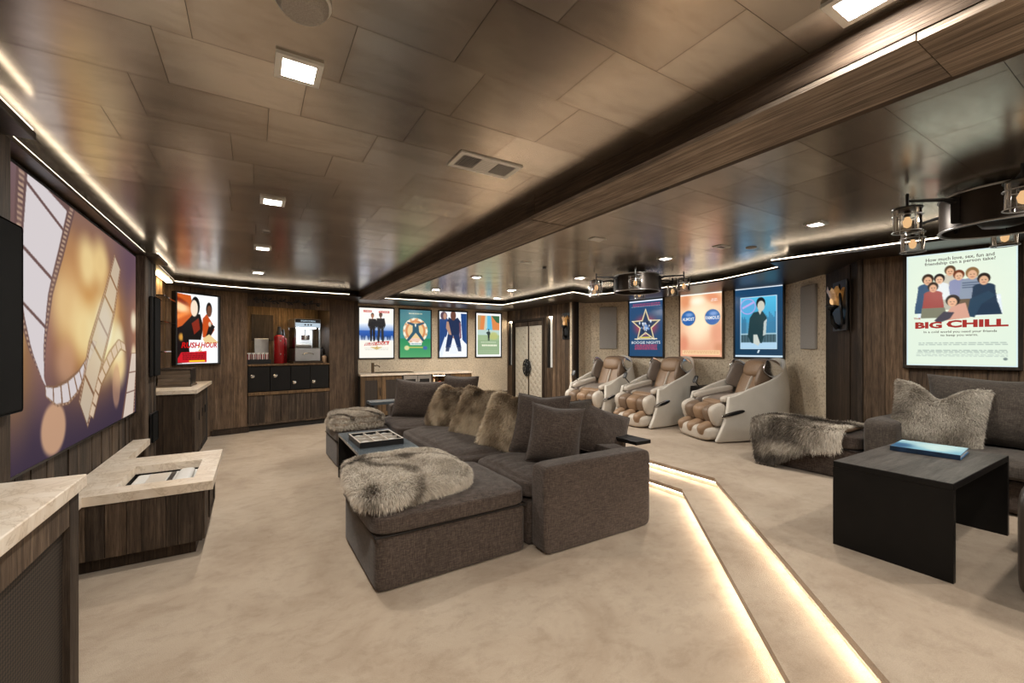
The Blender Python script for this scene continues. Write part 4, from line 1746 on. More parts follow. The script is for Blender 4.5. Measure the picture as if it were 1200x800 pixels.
# grey acoustic panels either side
for x, y, l in ((5.95, 6.20, 'left grey cloth acoustic panel on the speckled wallpaper, above the far massage chair'), (6.13, 2.72, 'right grey cloth acoustic panel on the speckled wallpaper, beside the dark pilaster')):
    p, rz = on_curve(x, y)
    t = thing('acoustic_panel', l, 'panel', (p.x, p.y, 1.35), rz, 'grey acoustic panels')
    obj('cloth_face', B(-.165, .165, -.035, -.001, 0, .82, .008, 2), 'fabric_grey', t)

# ---- the wall behind the sofa: tall pale poster
cvH = Canvas(132, 196, 'd9e7dc')
cvH.rect(0, 0, 1, 1, 'cfe4ea')
cvH.rect(.012, .008, .988, .992, 'dcead8')
cvH.ell(.5, .4, .6, .5, 'e8eed8', .8, .9)


def seated(x, y, s_, skin, hair, shirt, lap, tilt=0):
    cvH.poly([(x - .085 * s_, y + .055 * s_), (x + .085 * s_, y + .055 * s_), (x + .11 * s_, y + .21 * s_), (x - .11 * s_, y + .21 * s_)], shirt)
    cvH.ell(x, y + .055 * s_, .088 * s_, .03 * s_, shirt)
    cvH.poly([(x - .11 * s_, y + .18 * s_), (x + .11 * s_, y + .18 * s_), (x + .14 * s_, y + .27 * s_), (x - .12 * s_, y + .27 * s_)], lap)
    cvH.ell(x, y - .012 * s_, .052 * s_, .042 * s_, hair)
    cvH.ell(x + tilt, y + .004 * s_, .036 * s_, .035 * s_, skin)
    cvH.ell(x + tilt - .012 * s_, y, .006, .003, '4a3428')
    cvH.ell(x + tilt + .014 * s_, y, .006, .003, '4a3428')
    cvH.ell(x + tilt, y + .019 * s_, .012 * s_, .003, 'a05a4c')


for x0, x1 in ((.12, .30), (.66, .86)):
    cvH.poly([(x0, .42), (x1, .39), (x1 + .02, .56), (x0 - .01, .57)], 'dfe9ee')
    cvH.ell((x0 + x1) / 2, .42, (x1 - x0) / 2, .03, 'eef4f4')
seated(.42, .17, 1.0, 'e0b28e', '5a4430', 'c9c2b0', 'c9c2b0')
seated(.50, .215, 1.0, 'e3b896', '6e3a26', '8a8fae', '9a9488')
seated(.62, .21, 1.15, 'dcae8c', '8a6a44', '8c97a8', '6a5a48')
for k in range(3):
    cvH.rect(.53, .275 + .02 * k, .72, .285 + .02 * k, '4f5c72', .8)
seated(.21, .235, 1.1, 'dcae8c', '3a2a20', '3a5470', '3a5470')
seated(.32, .235, 1.0, 'e6bc9a', '2a2220', 'e0e4e4', 'b8b4a4')
seated(.26, .305, 1.0, 'd8a684', '3a2c22', '9c4a44', '7c7c68')
seated(.72, .265, 1.1, 'dcae8c', '2c2420', '283a4e', '26384c')
cvH.poly([(.60, .42), (.76, .36), (.82, .40), (.70, .47), (.64, .58), (.57, .57)], '2c4458')
cvH.poly([(.44, .47), (.56, .45), (.60, .58), (.38, .60), (.40, .52)], 'd3a08c')
cvH.poly([(.27, .60), (.36, .52), (.46, .53), (.42, .585), (.32, .62)], '4a4650')
cvH.ell(.445, .425, .066, .05, '2c2422')
cvH.ell(.44, .44, .044, .04, 'e0b08e')
cvH.ell(.425, .437, .005, .003, '4a3428')
cvH.ell(.457, .437, .005, .003, '4a3428')
cvH.ell(.44, .457, .012, .003, 'a05a4c')
cvH.smudge_lines(.10, .92, (.795, .81, .86, .872), '7c8a88', .006, .7, 22)
cvH.smudge_lines(.08, .92, (.885, .90, .912), '8d9a98', .004, .7, 23)
cvH.ell(.90, .935, .018, .012, '6c7a7a', .9)
d_ = Vector((WN1[0] - WN0[0], WN1[1] - WN0[1])).normalized()
pc = Vector(WN0) + d_ * .68
t, pw, ph, fw, py = poster('lightbox_poster', 'tall pale backlit poster of a seated group of friends, behind the right-hand sofa', (pc.x, pc.y, 1.175), ang(d_), .735, 1.075, cvH, frame='barn', fw=.028, group='backlit posters', depth=.05)
INK = '4a3c34'
lettering('How much love, sex, fun and', t, .0, fw + ph * .945, pw * .62, .036, INK, py, .01)
lettering('friendship can a person take?', t, .0, fw + ph * .908, pw * .64, .036, INK, py, .01)
lettering('THE', t, -.395 * pw, fw + ph * .425, pw * .07, .016, 'b03a34', py, .03)
lettering('BIG', t, -.285 * pw, fw + ph * .362, pw * .26, .062, 'b03a34', py, .05)
lettering('CHILL', t, .155 * pw, fw + ph * .368, pw * .54, .068, 'b03a34', py, .05)
lettering('In a cold world you need your friends', t, .0, fw + ph * .298, pw * .66, .026, INK, py, .012)
lettering('to keep you warm.', t, .0, fw + ph * .268, pw * .34, .026, INK, py, .012)

# ============================================================ snack opening
def P2(lx, ly, z=0.0):
    """point of the snack wall's own frame"""
    return (W0[0] + lx * math.cos(RZP) - ly * math.sin(RZP), W0[1] + lx * math.sin(RZP) + ly * math.cos(RZP), z)


sc_ = thing('snack_cabinet', 'built-in barn wood snack cabinet with black drawers in the wall opening', 'cabinet', P2(.485, 0, .1), RZP)
obj('counter', B(.002, 1.298, -.02, .60, .965, .995, .004), 'barn_warm', sc_)
obj('carcass', B(.002, 1.298, .03, .60, 0, .963), 'gap', sc_)
for i in range(4):
    d_ = obj('drawer', B(.012 + i * .32, .325 + i * .32, .002, .03, .545, .955, .004), 'black_wood', sc_)
    kz = .80 if i < 2 else .67
    kb = NB()
    lathe(kb, [(.03, 0), (.036, -.006), (.034, -.014), (.012, -.022), (.004, -.024)], n=16)
    for v in kb.verts:
        v.co = Vector((v.co.x + .07 + i * .318 + (.02 if i == 1 else 0), .002 + v.co.z, v.co.y + kz))
    obj('knob', kb, 'chrome', d_, True)
obj('shelf_board', B(.002, 1.298, -.03, .05, .485, .535, .006), 'barn_warm', sc_)
for i, (a, b) in enumerate(((.01, .49), (.495, .97), (.975, 1.29))):
    d_ = obj('door', B(a, b, .012, .03, .03, .48), 'gap', sc_)
    x = a
    while x < b - .01:
        w = min(.12, b - x)
        piece('plank', 'barn', d_, (x + w / 2, .004, .255), (w - .003, .02, .45))
        x += w
obj('kick_board', B(.002, 1.298, .0, .03, 0, .028), 'barn', sc_)

# tray of striped popcorn cups
tr_ = thing('cup_tray', 'black tray under striped popcorn cups on the snack counter', 'tray', P2(.66, .20, 1.095), RZP)
bm = NB()
box(bm, -.165, .19, -.11, .11, 0, .012)
box(bm, -.165, .19, -.11, -.10, .012, .08)
box(bm, -.165, .19, .10, .11, .012, .08)
box(bm, -.165, -.155, -.10, .10, .012, .08)
box(bm, .18, .19, -.10, .10, .012, .08)
obj('tray_body', bm, 'black', tr_)
CUPL = ['leftmost', 'second from left', 'middle', 'fourth from left', 'rightmost']
for k in range(5):
    c = thing('popcorn_cup', CUPL[k] + ' red and white striped popcorn cup in the black tray', 'cup', P2(.66 - .125 + k * .066, .17, 1.107), RZP, 'striped popcorn cups')
    bm = NB()
    bm2 = NB()
    n = 10
    for i in range(n):
        a0, a1 = 2 * PI * i / n, 2 * PI * (i + 1) / n
        q = bm if i % 2 else bm2
        vs = [q.verts.new((r * math.cos(a), r * math.sin(a), z)) for r, z, a in ((.022, 0, a0), (.022, 0, a1), (.029, .155, a1), (.029, .155, a0))]
        q.faces.new(vs)
    obj('stripes', bm2, 'red', c)['kind'] = 'stuff'
    obj('wall', bm, 'white_gloss', c)['kind'] = 'stuff'
    obj('rim', lathe(NB(), [(.029, .165), (.031, .172), (.029, .176), (.027, .155)], n=16), 'white_gloss', c)
# red canister with a black head, a darker one behind it
for lx, ly, r, h, l, m in ((1.02, .27, .083, .50, 'tall glossy red canister with black head beside the popcorn machine', 'red'), (1.125, .42, .06, .46, 'narrow dark red canister standing behind the tall red one', 'red')):
    c = thing('canister', l, 'canister', P2(lx, ly, 1.095), RZP)
    obj('body', lathe(NB(), [(r * .96, 0), (r, .01), (r, h - .05), (r * .93, h - .02), (r * .55, h), (.004, h)], n=28), m, c, True, angle=50)
    obj('head', lathe(NB(), [(r * .5, h), (r * .5, h + .05), (r * .34, h + .07), (r * .3, h + .14), (.004, h + .15)], n=20), 'black', c, True, angle=50)
    obj('clip', B(-.006, .006, -r - .008, -r + .004, h * .30, h * .36), 'chrome', c)
    obj('clip', B(-.006, .006, -r - .008, -r + .004, h * .78, h * .82), 'chrome', c)
mp = thing('metal_sheet', 'plain pale metal sheet leaning at the back of the snack counter', 'panel', P2(.81, .54, 1.095), RZP)
obj('sheet', B(-.11, .11, -.006, .006, 0, .44, .003), 'steel', mp, rot=(-.06, 0, 0))
obj('dark_board', B(-.15, .19, .03, .045, .40, .86), 'barn_dark', mp)

# popcorn machine
pm = thing('popcorn_machine', 'bright steel and glass popcorn machine with lit cabinet on the snack counter', 'popcorn machine', P2(1.445, .30, 1.095), RZP)
obj('base_block', B(-.25, .25, -.23, .22, 0, .035, .003), 'barn_dark', pm)
obj('drawer_base', B(-.215, .215, -.2, .2, .036, .26, .008), 'steel', pm)
bm = NB()
tube(bm, [(-.09, -.202, .15), (-.08, -.225, .17), (0, -.235, .185), (.08, -.225, .17), (.09, -.202, .15)], .007, 8)
obj('drawer_handle', bm, 'chrome', pm, True)
for a in ((-1, -1), (1, -1), (-1, 1), (1, 1)):
    piece('corner_post', 'chrome', pm, (a[0] * .205, a[1] * .19, .45), (.018, .018, .38))
obj('floor_pan', B(-.2, .2, -.18, .18, .262, .275), 'chrome', pm)
obj('back_panel', B(-.2, .2, .185, .195, .262, .64), 'white_gloss', pm)
obj('inner_lamp', B(-.17, .17, -.10, .10, .628, .636), 'cool_glow', pm)
kt = obj('kettle', lathe(NB(), [(.03, .41), (.07, .42), (.075, .50), (.072, .51), (.004, .515)], (.02, .02, 0), 20), 'chrome', pm, True, angle=45)
obj('kettle_rod', B(.012, .028, .012, .028, .515, .64), 'chrome', pm)
obj('popcorn', blob(NB(), (-.04, .0, .305), (.15, .15, .05), 3, 8), 'pale_leather', pm, True)
obj('glass_front', B(-.196, .196, -.197, -.193, .262, .64), 'glass', pm)
obj('glass_side', B(-.214, -.210, -.18, .18, .262, .64), 'glass', pm)
obj('header', B(-.22, .22, -.203, .2, .64, .79, .006), 'steel', pm)
obj('header_glow_panel', B(-.21, .21, -.2055, -.203, .645, .72), 'cool_header_glow', pm)  # added glowing face that brightens the steel header
obj('sign_band', B(-.212, .212, -.209, -.205, .72, .785), 'black', pm)
lettering('POPCORN', pm, 0, .752, .24, .03, 'bcd2e0', -.2105, .02)
for k in (-1, 0, 1):
    b_ = NB()
    cyl(b_, (k * .05, -.216, .685), (k * .05, -.205, .685), .014, n=14)
    obj('switch', b_, 'black', pm)
obj('front_bar', B(-.21, .21, -.212, -.203, .262, .272), 'chrome', pm)
for k, (z, r, h, m) in enumerate(((1.095, .045, .15, 'tan_leather'), (1.095, .035, .28, 'dark_leather'))):
    c = thing('jar', ('squat amber jar at the right end of the snack counter', 'tall dark bottle behind the amber jar')[k], 'jar', P2(1.735 + k * .008, .12 + k * .14, z), RZP)
    obj('body', lathe(NB(), [(r * .9, 0), (r, .01), (r, h * .75), (r * .6, h * .88), (.004, h * .88)], n=20), m, c, True, angle=50)
    obj('lid', lathe(NB(), [(r * .62, h * .88), (r * .62, h), (.004, h)], n=20), 'black', c, True, angle=50)
# scrolled iron over the opening
orn = thing('iron_ornament', 'black scrolled wrought iron ornament over the snack opening', 'ornament', P2(1.10, -.004, 2.155), RZP)


def spiral(cx, cz, r, turns, s=1, st=0.0, n=26):
    return [(cx + r * (1 - .8 * i / n) * math.cos(st + s * turns * 2 * PI * i / n), -.012, cz + r * (1 - .8 * i / n) * math.sin(st + s * turns * 2 * PI * i / n)) for i in range(n + 1)]


bm = NB()
tube(bm, [(-.54 + 1.08 * i / 24, -.010, .012 * math.sin(i * .9)) for i in range(25)], .008)
obj('stem', bm, 'black', orn, True)
for k in range(9):
    bm = NB()
    cx = -.48 + k * .12
    tube(bm, spiral(cx, .026 if k % 2 else -.026, .034, 1.35, 1 if k % 2 else -1, PI), .007)
    obj('scroll', bm, 'black', orn, True)
for k in range(10):
    bm = NB()
    blob(bm, (-.50 + k * .108, -.014, (-.028 if k % 2 else .03)), (.034, .006, .013), 2, 4, (0, .6 if k % 2 else -.6, 0))
    obj('leaf', bm, 'black', orn, True)
sl_ = obj('niche_light', B(-.5, .5, -.02, .02, -.008, 0), 'shelf_lamp', loc=P2(1.135, .08, 2.128), rot=(0, 0, RZP))
tag(sl_, 'slim warm lamp under the head of the snack opening', 'lamp')

# ============================================================ the bar on the back wall
YB = 8.34
wt = obj('worktop', B(1.705, 4.03, YB - .03, 8.998, .83, .87, .004), 'stone')
tag(wt, 'long cream stone worktop of the bar under the four posters', 'worktop')


def cabinet(x0, x1, label, doors, mat='barn_warm', name='bar_cabinet'):
    t = thing(name, label, 'cabinet', ((x0 + x1) / 2, YB, 0))
    w = x1 - x0
    obj('carcass', B(-w / 2, w / 2, .02, .65, .06, .828), 'gap', t)
    obj('toe_kick', B(-w / 2, w / 2, .06, .6, 0, .058), 'barn_dark', t)
    dw = w / doors
    for k in range(doors):
        a, b = -w / 2 + k * dw + .004, -w / 2 + (k + 1) * dw - .004
        bm = NB()
        for q in ((a, b, .07, .14), (a, b, .75, .82), (a, a + .075, .14, .75), (b - .075, b, .14, .75)):
            box(bm, q[0], q[1], 0, .02, q[2], q[3])
        d_ = obj('door', bm, mat, t)
        obj('mesh_panel', B(a + .075, b - .075, .008, .014, .14, .75), 'grille', d_)
        obj('handle', B(b - .03, b - .022, -.018, 0, .45, .60), 'black', d_)
    return t


cabinet(1.71, 2.50, 'left two-door bar cabinet with dark mesh fronts below the sink', 2)
cabinet(3.53, 4.02, 'right single-door bar cabinet with dark mesh front', 1)
wc_ = thing('wine_cooler', 'steel-framed double wine cooler in the middle of the bar', 'cooler', (2.82, YB, 0))
obj('carcass', B(-.31, .31, .02, .65, .06, .828), 'black', wc_)
obj('toe_kick', B(-.31, .31, .06, .6, 0, .058), 'black', wc_)
for s in (-1, 1):
    a, b = (-.285, -.004) if s < 0 else (.004, .285)
    bm = NB()
    for q in ((a, b, .07, .12), (a, b, .745, .815), (a, a + .038, .12, .745), (b - .038, b, .12, .745)):
        box(bm, q[0], q[1], 0, .02, q[2], q[3])
    d_ = obj('door', bm, 'steel', wc_)
    obj('glass_pane', B(a + .038, b - .038, .008, .013, .12, .745), 'black', d_)
    hb = NB()
    hx = b - .02 if s < 0 else a + .02
    cyl(hb, (hx, -.03, .2), (hx, -.03, .7), .008, n=10)
    obj('handle', hb, 'chrome', d_, True)
    for z in (.30, .44, .58):
        piece('rack', 'bronze', wc_, ((a + b) / 2, .004, z), (b - a - .09, .006, .012))
os_ = thing('open_shelf_unit', 'small lit open shelf unit between wine cooler and right bar cabinet', 'shelf unit', (3.33, YB, 0))
bm = NB()
for q in ((-.19, .19, .63, .65, .06, .828), (-.19, -.17, .02, .63, .06, .828), (.17, .19, .02, .63, .06, .828), (-.17, .17, .02, .63, .06, .09), (-.17, .17, .02, .63, .80, .828), (-.17, .17, .02, .63, .58, .60), (-.17, .17, .02, .63, .34, .36)):
    box(bm, *q)
obj('carcass', bm, 'barn_warm', os_)
obj('shelf_light', B(-.16, .16, .05, .07, .79, .799), 'shelf_lamp', os_)
obj('shelf_light', B(-.16, .16, .05, .07, .572, .579), 'shelf_lamp', os_)
for k, (x, z, r, h, l) in enumerate(((-.10, .60, .03, .12, 'left of the pair'), (.03, .60, .045, .06, 'right of the pair'))):
    c = thing('glass_jar', 'small pale jar on the lit open shelf, ' + l, 'jar', (3.33 + x, YB + .2, z))
    obj('body', lathe(NB(), [(r * .8, 0), (r, .01), (r, h * .8), (r * .7, h), (.004, h)], n=16), 'pale_leather', c, True, angle=50)
    obj('lid', lathe(NB(), [(r * .72, h), (r * .72, h + .012), (.004, h + .012)], n=16), 'red', c)
fa = thing('faucet', 'bronze bar faucet standing on the stone worktop', 'faucet', (2.02, 8.72, .87))
obj('base', lathe(NB(), [(.03, 0), (.03, .01), (.02, .02), (.004, .02)], n=16), 'bronze', fa, True, angle=40)
obj('body', B(-.026, .026, -.026, .026, .02, .20, .005), 'bronze', fa)
bm = NB()
tube(bm, [(.026, 0, .14), (.08, -.01, .15), (.13, -.02, .13), (.135, -.02, .105)], .010, 8)
obj('spout', bm, 'bronze', fa, True)
sk = thing('bar_sink', 'dark drop-in sink and tray let into the bar worktop', 'sink', (2.42, 8.66, .87))
bm = NB()
for q in ((-.36, .36, -.2, -.185), (-.36, .36, .185, .2), (-.36, -.345, -.185, .185), (.345, .36, -.185, .185)):
    box(bm, *q, 0, .012)
obj('rim', bm, 'bronze', sk)
obj('basin', B(-.344, .344, -.184, .184, .001, .006), 'black', sk)

# ============================================================ padded double door
fr = NB()
d0, d1 = DOOR[0], DOOR[1]
for q in ((d0, d0 + .06, 0, 2.02), (d1 - .06, d1, 0, 2.02), (d0 + .06, d1 - .06, 1.97, 2.02)):
    box(fr, q[0], q[1], -.03, .06, q[2], q[3], .004)
tf = struct('trim_6', fr, 'barn_dark')
tf.location = (5.3, 9.0, 0)
tf.rotation_euler = wd.rotation_euler
struct('wall_right_back_lining', B(5.4, 5.42, 7.3, 8.8, 0, 2.2), 'gap')
dwid = (d1 - d0 - .12) / 2
for k in range(2):
    xa = d0 + .06 + k * dwid
    dr = bpy.data.objects.new('door_%d' % (k + 1), None)
    leaf = struct('door_%d' % (k + 1), B(.003, dwid - .003, .02, .06, .01, 1.965), 'barn_dark')
    leaf.location = (5.3, 9.0 - xa, 0)
    leaf.rotation_euler = wd.rotation_euler
    bpy.data.objects.remove(dr)
    # buttoned leather face
    nx, nz = 40, 118
    x0, x1, z0, z1 = .035, dwid - .02, .10, 1.86
    X, Z = np.meshgrid(np.linspace(0, 1, nx), np.linspace(0, 1, nz))
    gx, gz = X * 3, Z * 11
    dd = np.full(X.shape, 9.0)
    btn = []
    for i in range(-1, 5):
        for j in range(-1, 24):
            bx, bz = i + .5 + (.5 if j % 2 else 0), j / 2.0
            if 0 < bx < 3 and 0 < bz < 11:
                btn.append((bx, bz))
            dd = np.minimum(dd, np.sqrt(((gx - bx)) ** 2 + ((gz - bz) * .95) ** 2))
    hgt = np.clip(dd / .5, 0, 1) ** .7 * .028
    edge = np.minimum(np.minimum(X, 1 - X) * nx / 3, np.minimum(Z, 1 - Z) * nz / 3).clip(0, 1)
    vs = np.c_[(x0 + X * (x1 - x0)).ravel(), (.018 - hgt * edge).ravel(), (z0 + Z * (z1 - z0)).ravel()]
    ii = np.arange(nx * nz).reshape(nz, nx)
    fc = np.c_[ii[:-1, :-1].ravel(), ii[:-1, 1:].ravel(), ii[1:, 1:].ravel(), ii[1:, :-1].ravel()]
    obj('tufted_panel', (vs, fc.tolist()), 'tuft', leaf, True)
    bb = NB()
    for bx, bz in btn:
        blob(bb, (x0 + bx / 3 * (x1 - x0), .014, z0 + bz / 11 * (z1 - z0)), (.011, .008, .011), 2, 2)
    obj('buttons', bb, 'bronze', leaf, True)['kind'] = 'stuff'
    for s in range(4):
        w = (dwid - .02) / 4
        piece('plank', 'barn', leaf, (.01 + (s + .5) * w, .012, 1.912), (w - .003, .02, .09))
    # half of the round ironwork handle
    hx = dwid - .004 if k == 0 else .004
    sg = -1 if k == 0 else 1
    R = .185
    bm = NB()
    tube(bm, [(hx + sg * R * .78 * math.sin(PI * i / 16), -.03, .925 + R * math.cos(PI * i / 16)) for i in range(17)], .014)
    tube(bm, [(hx + sg * R * .5 * math.sin(PI * i / 16), -.03, .925 + R * .64 * math.cos(PI * i / 16)) for i in range(17)], .010)
    tube(bm, [(hx + sg * .012, -.03, .925 - R), (hx + sg * .012, -.03, .925 + R)], .012)
    for a in (.5, 1.05, 1.57, 2.1, 2.65):
        tube(bm, [(hx + sg * .03, -.03, .925 + .02 * math.cos(a)), (hx + sg * R * .78 * math.sin(a), -.03, .925 + R * math.cos(a))], .008)
    for z in (.80, 1.05):
        cyl(bm, (hx + sg * .09, .018, z), (hx + sg * .09, -.03, z), .012, n=10)
    obj('handle', bm, 'black', leaf, True)
for s, l in ((SL, 'tall slot of warm light left of the padded doors'), (SR, 'tall slot of warm light right of the padded doors')):
    t = thing('slot_light', l, 'wall light', (5.3, 9.0 - (s[0] + s[1]) / 2, s[2]), -PI / 2, 'slots of light beside the doors')
    hw = (s[1] - s[0]) / 2
    h = s[3] - s[2]
    obj('lamp', B(-hw + .02, hw - .02, .04, .08, h - .03, h - .004), 'slit_lamp', t)
    obj('reflector', B(-hw + .006, hw - .006, .088, .098, .006, h - .004), 'white_gloss', t)


def sconce(pos, rz, label, w=.26, h=.52):
    t = thing('wall_lantern', label, 'wall light', pos, rz, 'amber wall lanterns')
    obj('back_plate', B(-w / 2, w / 2, -.02, -.001, 0, h, .004), 'black', t)
    bm = NB()
    for i in range(13):
        pass
    # amber glass: a jagged-edged half bowl
    n = 18
    rings = []
    for j in range(6):
        tt = j / 5
        ring = []
        for i in range(n + 1):
            a = PI * i / n
            jag = .05 * (math.sin(i * 2.3) + .6 * math.sin(i * 5.1)) if j == 5 else 0
            r = w * (.20 + .22 * tt)
            ring.append(bm.verts.new((r * math.cos(a), -.022 - r * .7 * math.sin(a), h * (.50 + .34 * tt) + jag * h * .9)))
        rings.append(ring)
    for a, b in zip(rings, rings[1:]):
        for i in range(n):
            bm.faces.new((a[i], a[i + 1], b[i + 1], b[i]))
    obj('amber_shade', bm, M['amber'], t, True)
    bm = NB()
    tube(bm, [(0, -.03, h * .06), (-.03, -.07, h * .16), (.02, -.10, h * .30), (0, -.09, h * .46)], [.03, .024, .02, .04], 10)
    obj('arm', bm, 'black', t, True)
    obj('cup', lathe(NB(), [(.01, -.02), (.05, 0), (.06, .03), (.004, .03)], (0, -.085, h * .46), 16), 'black', t, True)
    bm = NB()
    tube(bm, [(w * .34, -.03, h * .12), (w * .38, -.05, h * .45), (w * .26, -.05, h * .92)], [.02, .016, .008], 8)
    obj('spike', bm, 'black', t, True)
    bb = NB()
    blob(bb, (0, -.085, h * .60), (.022, .022, .04), 2, 6)
    obj('bulb', bb, 'filament', t, True)


_m, _nt, _out = new_mat('amber_glass')
_b = bsdf(_nt, _out, (.80, .36, .07), .35)
_b.inputs['Transmission Weight'].default_value = .35
_no = noise_chain(_nt, nscale=20)
_r = ramp(_nt, _no.outputs[0], [(.3, (.42, .16, .03)), (.7, (.9, .5, .14))])
_nt.links.new(_r.outputs[0], _b.inputs['Base Color'])
M['amber'] = _m
sconce((5.298, 6.66, 1.54), -PI / 2, 'dark wall lantern with amber glass right of the padded doors')
sconce((5.46, 2.118, 1.55), wq.rotation_euler[2], 'dark wall lantern with amber glass on the pilaster by the sofa', .36, .54)


# ============================================================ lantern fans
def lantern(parent, x, y, z, ax, ay):
    g = obj('lantern', lathe(NB(), [(.075, 0), (.075, -.008), (.05, -.016), (.02, -.02), (.004, -.02)], (x, y, z), 18), 'black', parent, True, angle=40)
    bm = NB()
    n = 20
    ra = []
    for r, dz in ((.068, -.012), (.070, -.15)):
        ra.append([bm.verts.new((x + r * math.cos(2 * PI * k / n), y + r * math.sin(2 * PI * k / n), z + dz)) for k in range(n)])
    for k in range(n):
        bm.faces.new((ra[0][k], ra[0][(k + 1) % n], ra[1][(k + 1) % n], ra[1][k]))
    obj('glass_shade', bm, 'glass', g, True)
    bm = NB()
    for zz in (-.05, -.15):
        tube(bm, [(x + .074 * math.cos(2 * PI * k / n), y + .074 * math.sin(2 * PI * k / n), z + zz) for k in range(n + 1)], .0032, 5)
    for k in range(4):
        a = PI / 4 + k * PI / 2
        tube(bm, [(x + .074 * math.cos(a), y + .074 * math.sin(a), z - .008), (x + .074 * math.cos(a), y + .074 * math.sin(a), z - .15)], .0032, 5)
    obj('cage', bm, 'steel', g, True)
    bm = NB()
    lathe(bm, [(.016, -.02), (.018, -.05), (.012, -.056), (.004, -.056)], (x, y, z), 12)
    obj('socket', bm, 'black', g, True)
    bm = NB()
    lathe(bm, [(.010, -.056), (.024, -.085), (.018, -.115), (.004, -.125)], (x, y, z), 12)
    obj('bulb', bm, 'filament', g, True)


def fan(x, y, zbot, label, angles, R=.58):
    t = thing('lantern_fan', label, 'ceiling fan', (x, y, ZC), 0, 'caged lantern ceiling fans')
    zb = zbot - ZC
    bm = NB()
    lathe(bm, [(.11, 0), (.11, -.02), (.03, -.03), (.025, zb + .16), (.06, zb + .15), (.10, zb + .12), (.12, zb + .05), (.09, zb + .01), (.004, zb)], n=28)
    obj('motor', bm, 'black', t, True, angle=50)
    n = 40
    bm = NB()
    ro = [(.285, zb + .21), (.285, zb + .0), (.272, zb + .0), (.272, zb + .21)]
    rings = [[bm.verts.new((r * math.cos(2 * PI * k / n), r * math.sin(2 * PI * k / n), z)) for k in range(n)] for r, z in ro]
    for i in range(4):
        a, b = rings[i], rings[(i + 1) % 4]
        for k in range(n):
            bm.faces.new((a[k], b[k], b[(k + 1) % n], a[(k + 1) % n]))
    bmesh.ops.recalc_face_normals(bm, faces=bm.faces)
    obj('drum', bm, 'fandrum', t, True, angle=40)
    bm = NB()
    for zz in (zb + .21, zb + .0):
        tube(bm, [(.287 * math.cos(2 * PI * k / n), .287 * math.sin(2 * PI * k / n), zz) for k in range(n + 1)], .007, 6)
    obj('drum_rim', bm, 'steel', t, True)
    for k in range(4):
        a = .4 + k * PI / 2
        bm = NB()
        poly = [(.10, -.03), (.26, -.075), (.262, .05), (.10, .03)]
        for i, q in enumerate(poly):
            pass
        vs0 = []
        for zz in (0, .006):
            vs0.append([bm.verts.new((q[0] * math.cos(a) - q[1] * math.sin(a), q[0] * math.sin(a) + q[1] * math.cos(a), zb + .05 + q[1] * .35 + zz)) for q in poly])
        bm.faces.new(vs0[0][::-1])
        bm.faces.new(vs0[1])
        for i in range(4):
            j = (i + 1) % 4
            bm.faces.new((vs0[0][i], vs0[0][j], vs0[1][j], vs0[1][i]))
        obj('blade', bm, 'black', t)
    bm = NB()
    for k in range(3):
        a = .2 + k * 2 * PI / 3
        tube(bm, [(.1 * math.cos(a), .1 * math.sin(a), zb + .10), (.275 * math.cos(a), .275 * math.sin(a), zb + .10)], .008, 6)
    obj('drum_spokes', bm, 'black', t, True)
    for a in angles:
        a = math.radians(a - 31.13)
        ca, sa = math.cos(a), math.sin(a)
        bm = NB()
        tube(bm, [(.28 * ca, .28 * sa, zb + .16), (.36 * ca, .36 * sa, zb + .175), (R * ca, R * sa, zb + .17)], [.02, .012, .008], 7)
        tube(bm, [(R * ca, R * sa, zb + .215), (R * ca, R * sa, zb + .12)], .009, 7)
        box(bm, .283 * ca - .02, .283 * ca + .02, .283 * sa - .02, .283 * sa + .02, zb + .03, zb + .19)
        obj('arm', bm, 'black', t, True, angle=40)
        lantern(t, R * ca, R * sa, zb + .125, ca, sa)
    return t


M['fandrum'] = plain('smoked_drum', (.045, .036, .03), .35, .6)
fan(4.02, .70, 2.12, 'near black drum ceiling fan with caged lanterns, cut by the right edge', (228, 178, 92, 40, -5, -60))
fan(4.30, 3.95, 2.10, 'far black drum ceiling fan with caged lanterns before the speckled wallpaper', (252, 195, 150, 70, 20, -30))

# ============================================================ the brown sectional in the middle
def rot_m(rx=0, ry=0, rz=0):
    return Euler((rx, ry, rz)).to_matrix()


def ottoman(label, quad, mat, h0=.31, h1=.43, p=12, seed=1, z=0.0, puff=.02):
    c = np.array(quad).mean(0)
    t = thing('ottoman', label, 'ottoman', (c[0], c[1], z))
    q = [(a - c[0], b - c[1]) for a, b in quad]
    qi = [(a * .985, b * .985) for a, b in q]
    obj('base', soft_pad(NB(), qi, .002, h0, 26, 24, 0, .0015, 6, seed), mat, t, True)
    obj('cushion', soft_pad(NB(), [(a * 1.015, b * 1.015) for a, b in q], h0 + .004, h1, 10, 34, puff, .009, 7, seed + 2, .006), mat, t, True)
    bm = NB()
    tube(bm, [(*(np.array(q[i % 4]) * .99), h0 + .002) for i in range(5)], .005, 6)
    obj('seam', bm, 'gap', t)
    return t


ottoman('large brown linen ottoman nearest the camera under the pale fur throw', [(.565, 2.385), (1.575, 2.405), (1.575, 3.27), (.545, 3.25)], 'sofa', .31, .425)
ottoman('brown linen ottoman at the far left of the sectional under a folded throw', [(.80, 5.16), (1.40, 5.16), (1.40, 5.95), (.78, 5.95)], 'sofa', .29, .41, seed=4)

sf = thing('sectional_sofa', 'long brown linen sectional sofa in the middle of the carpet', 'sofa', (2.0, 4.1, 0))


def L_(q):
    return [(a - 2.0, b - 4.1) for a, b in q]


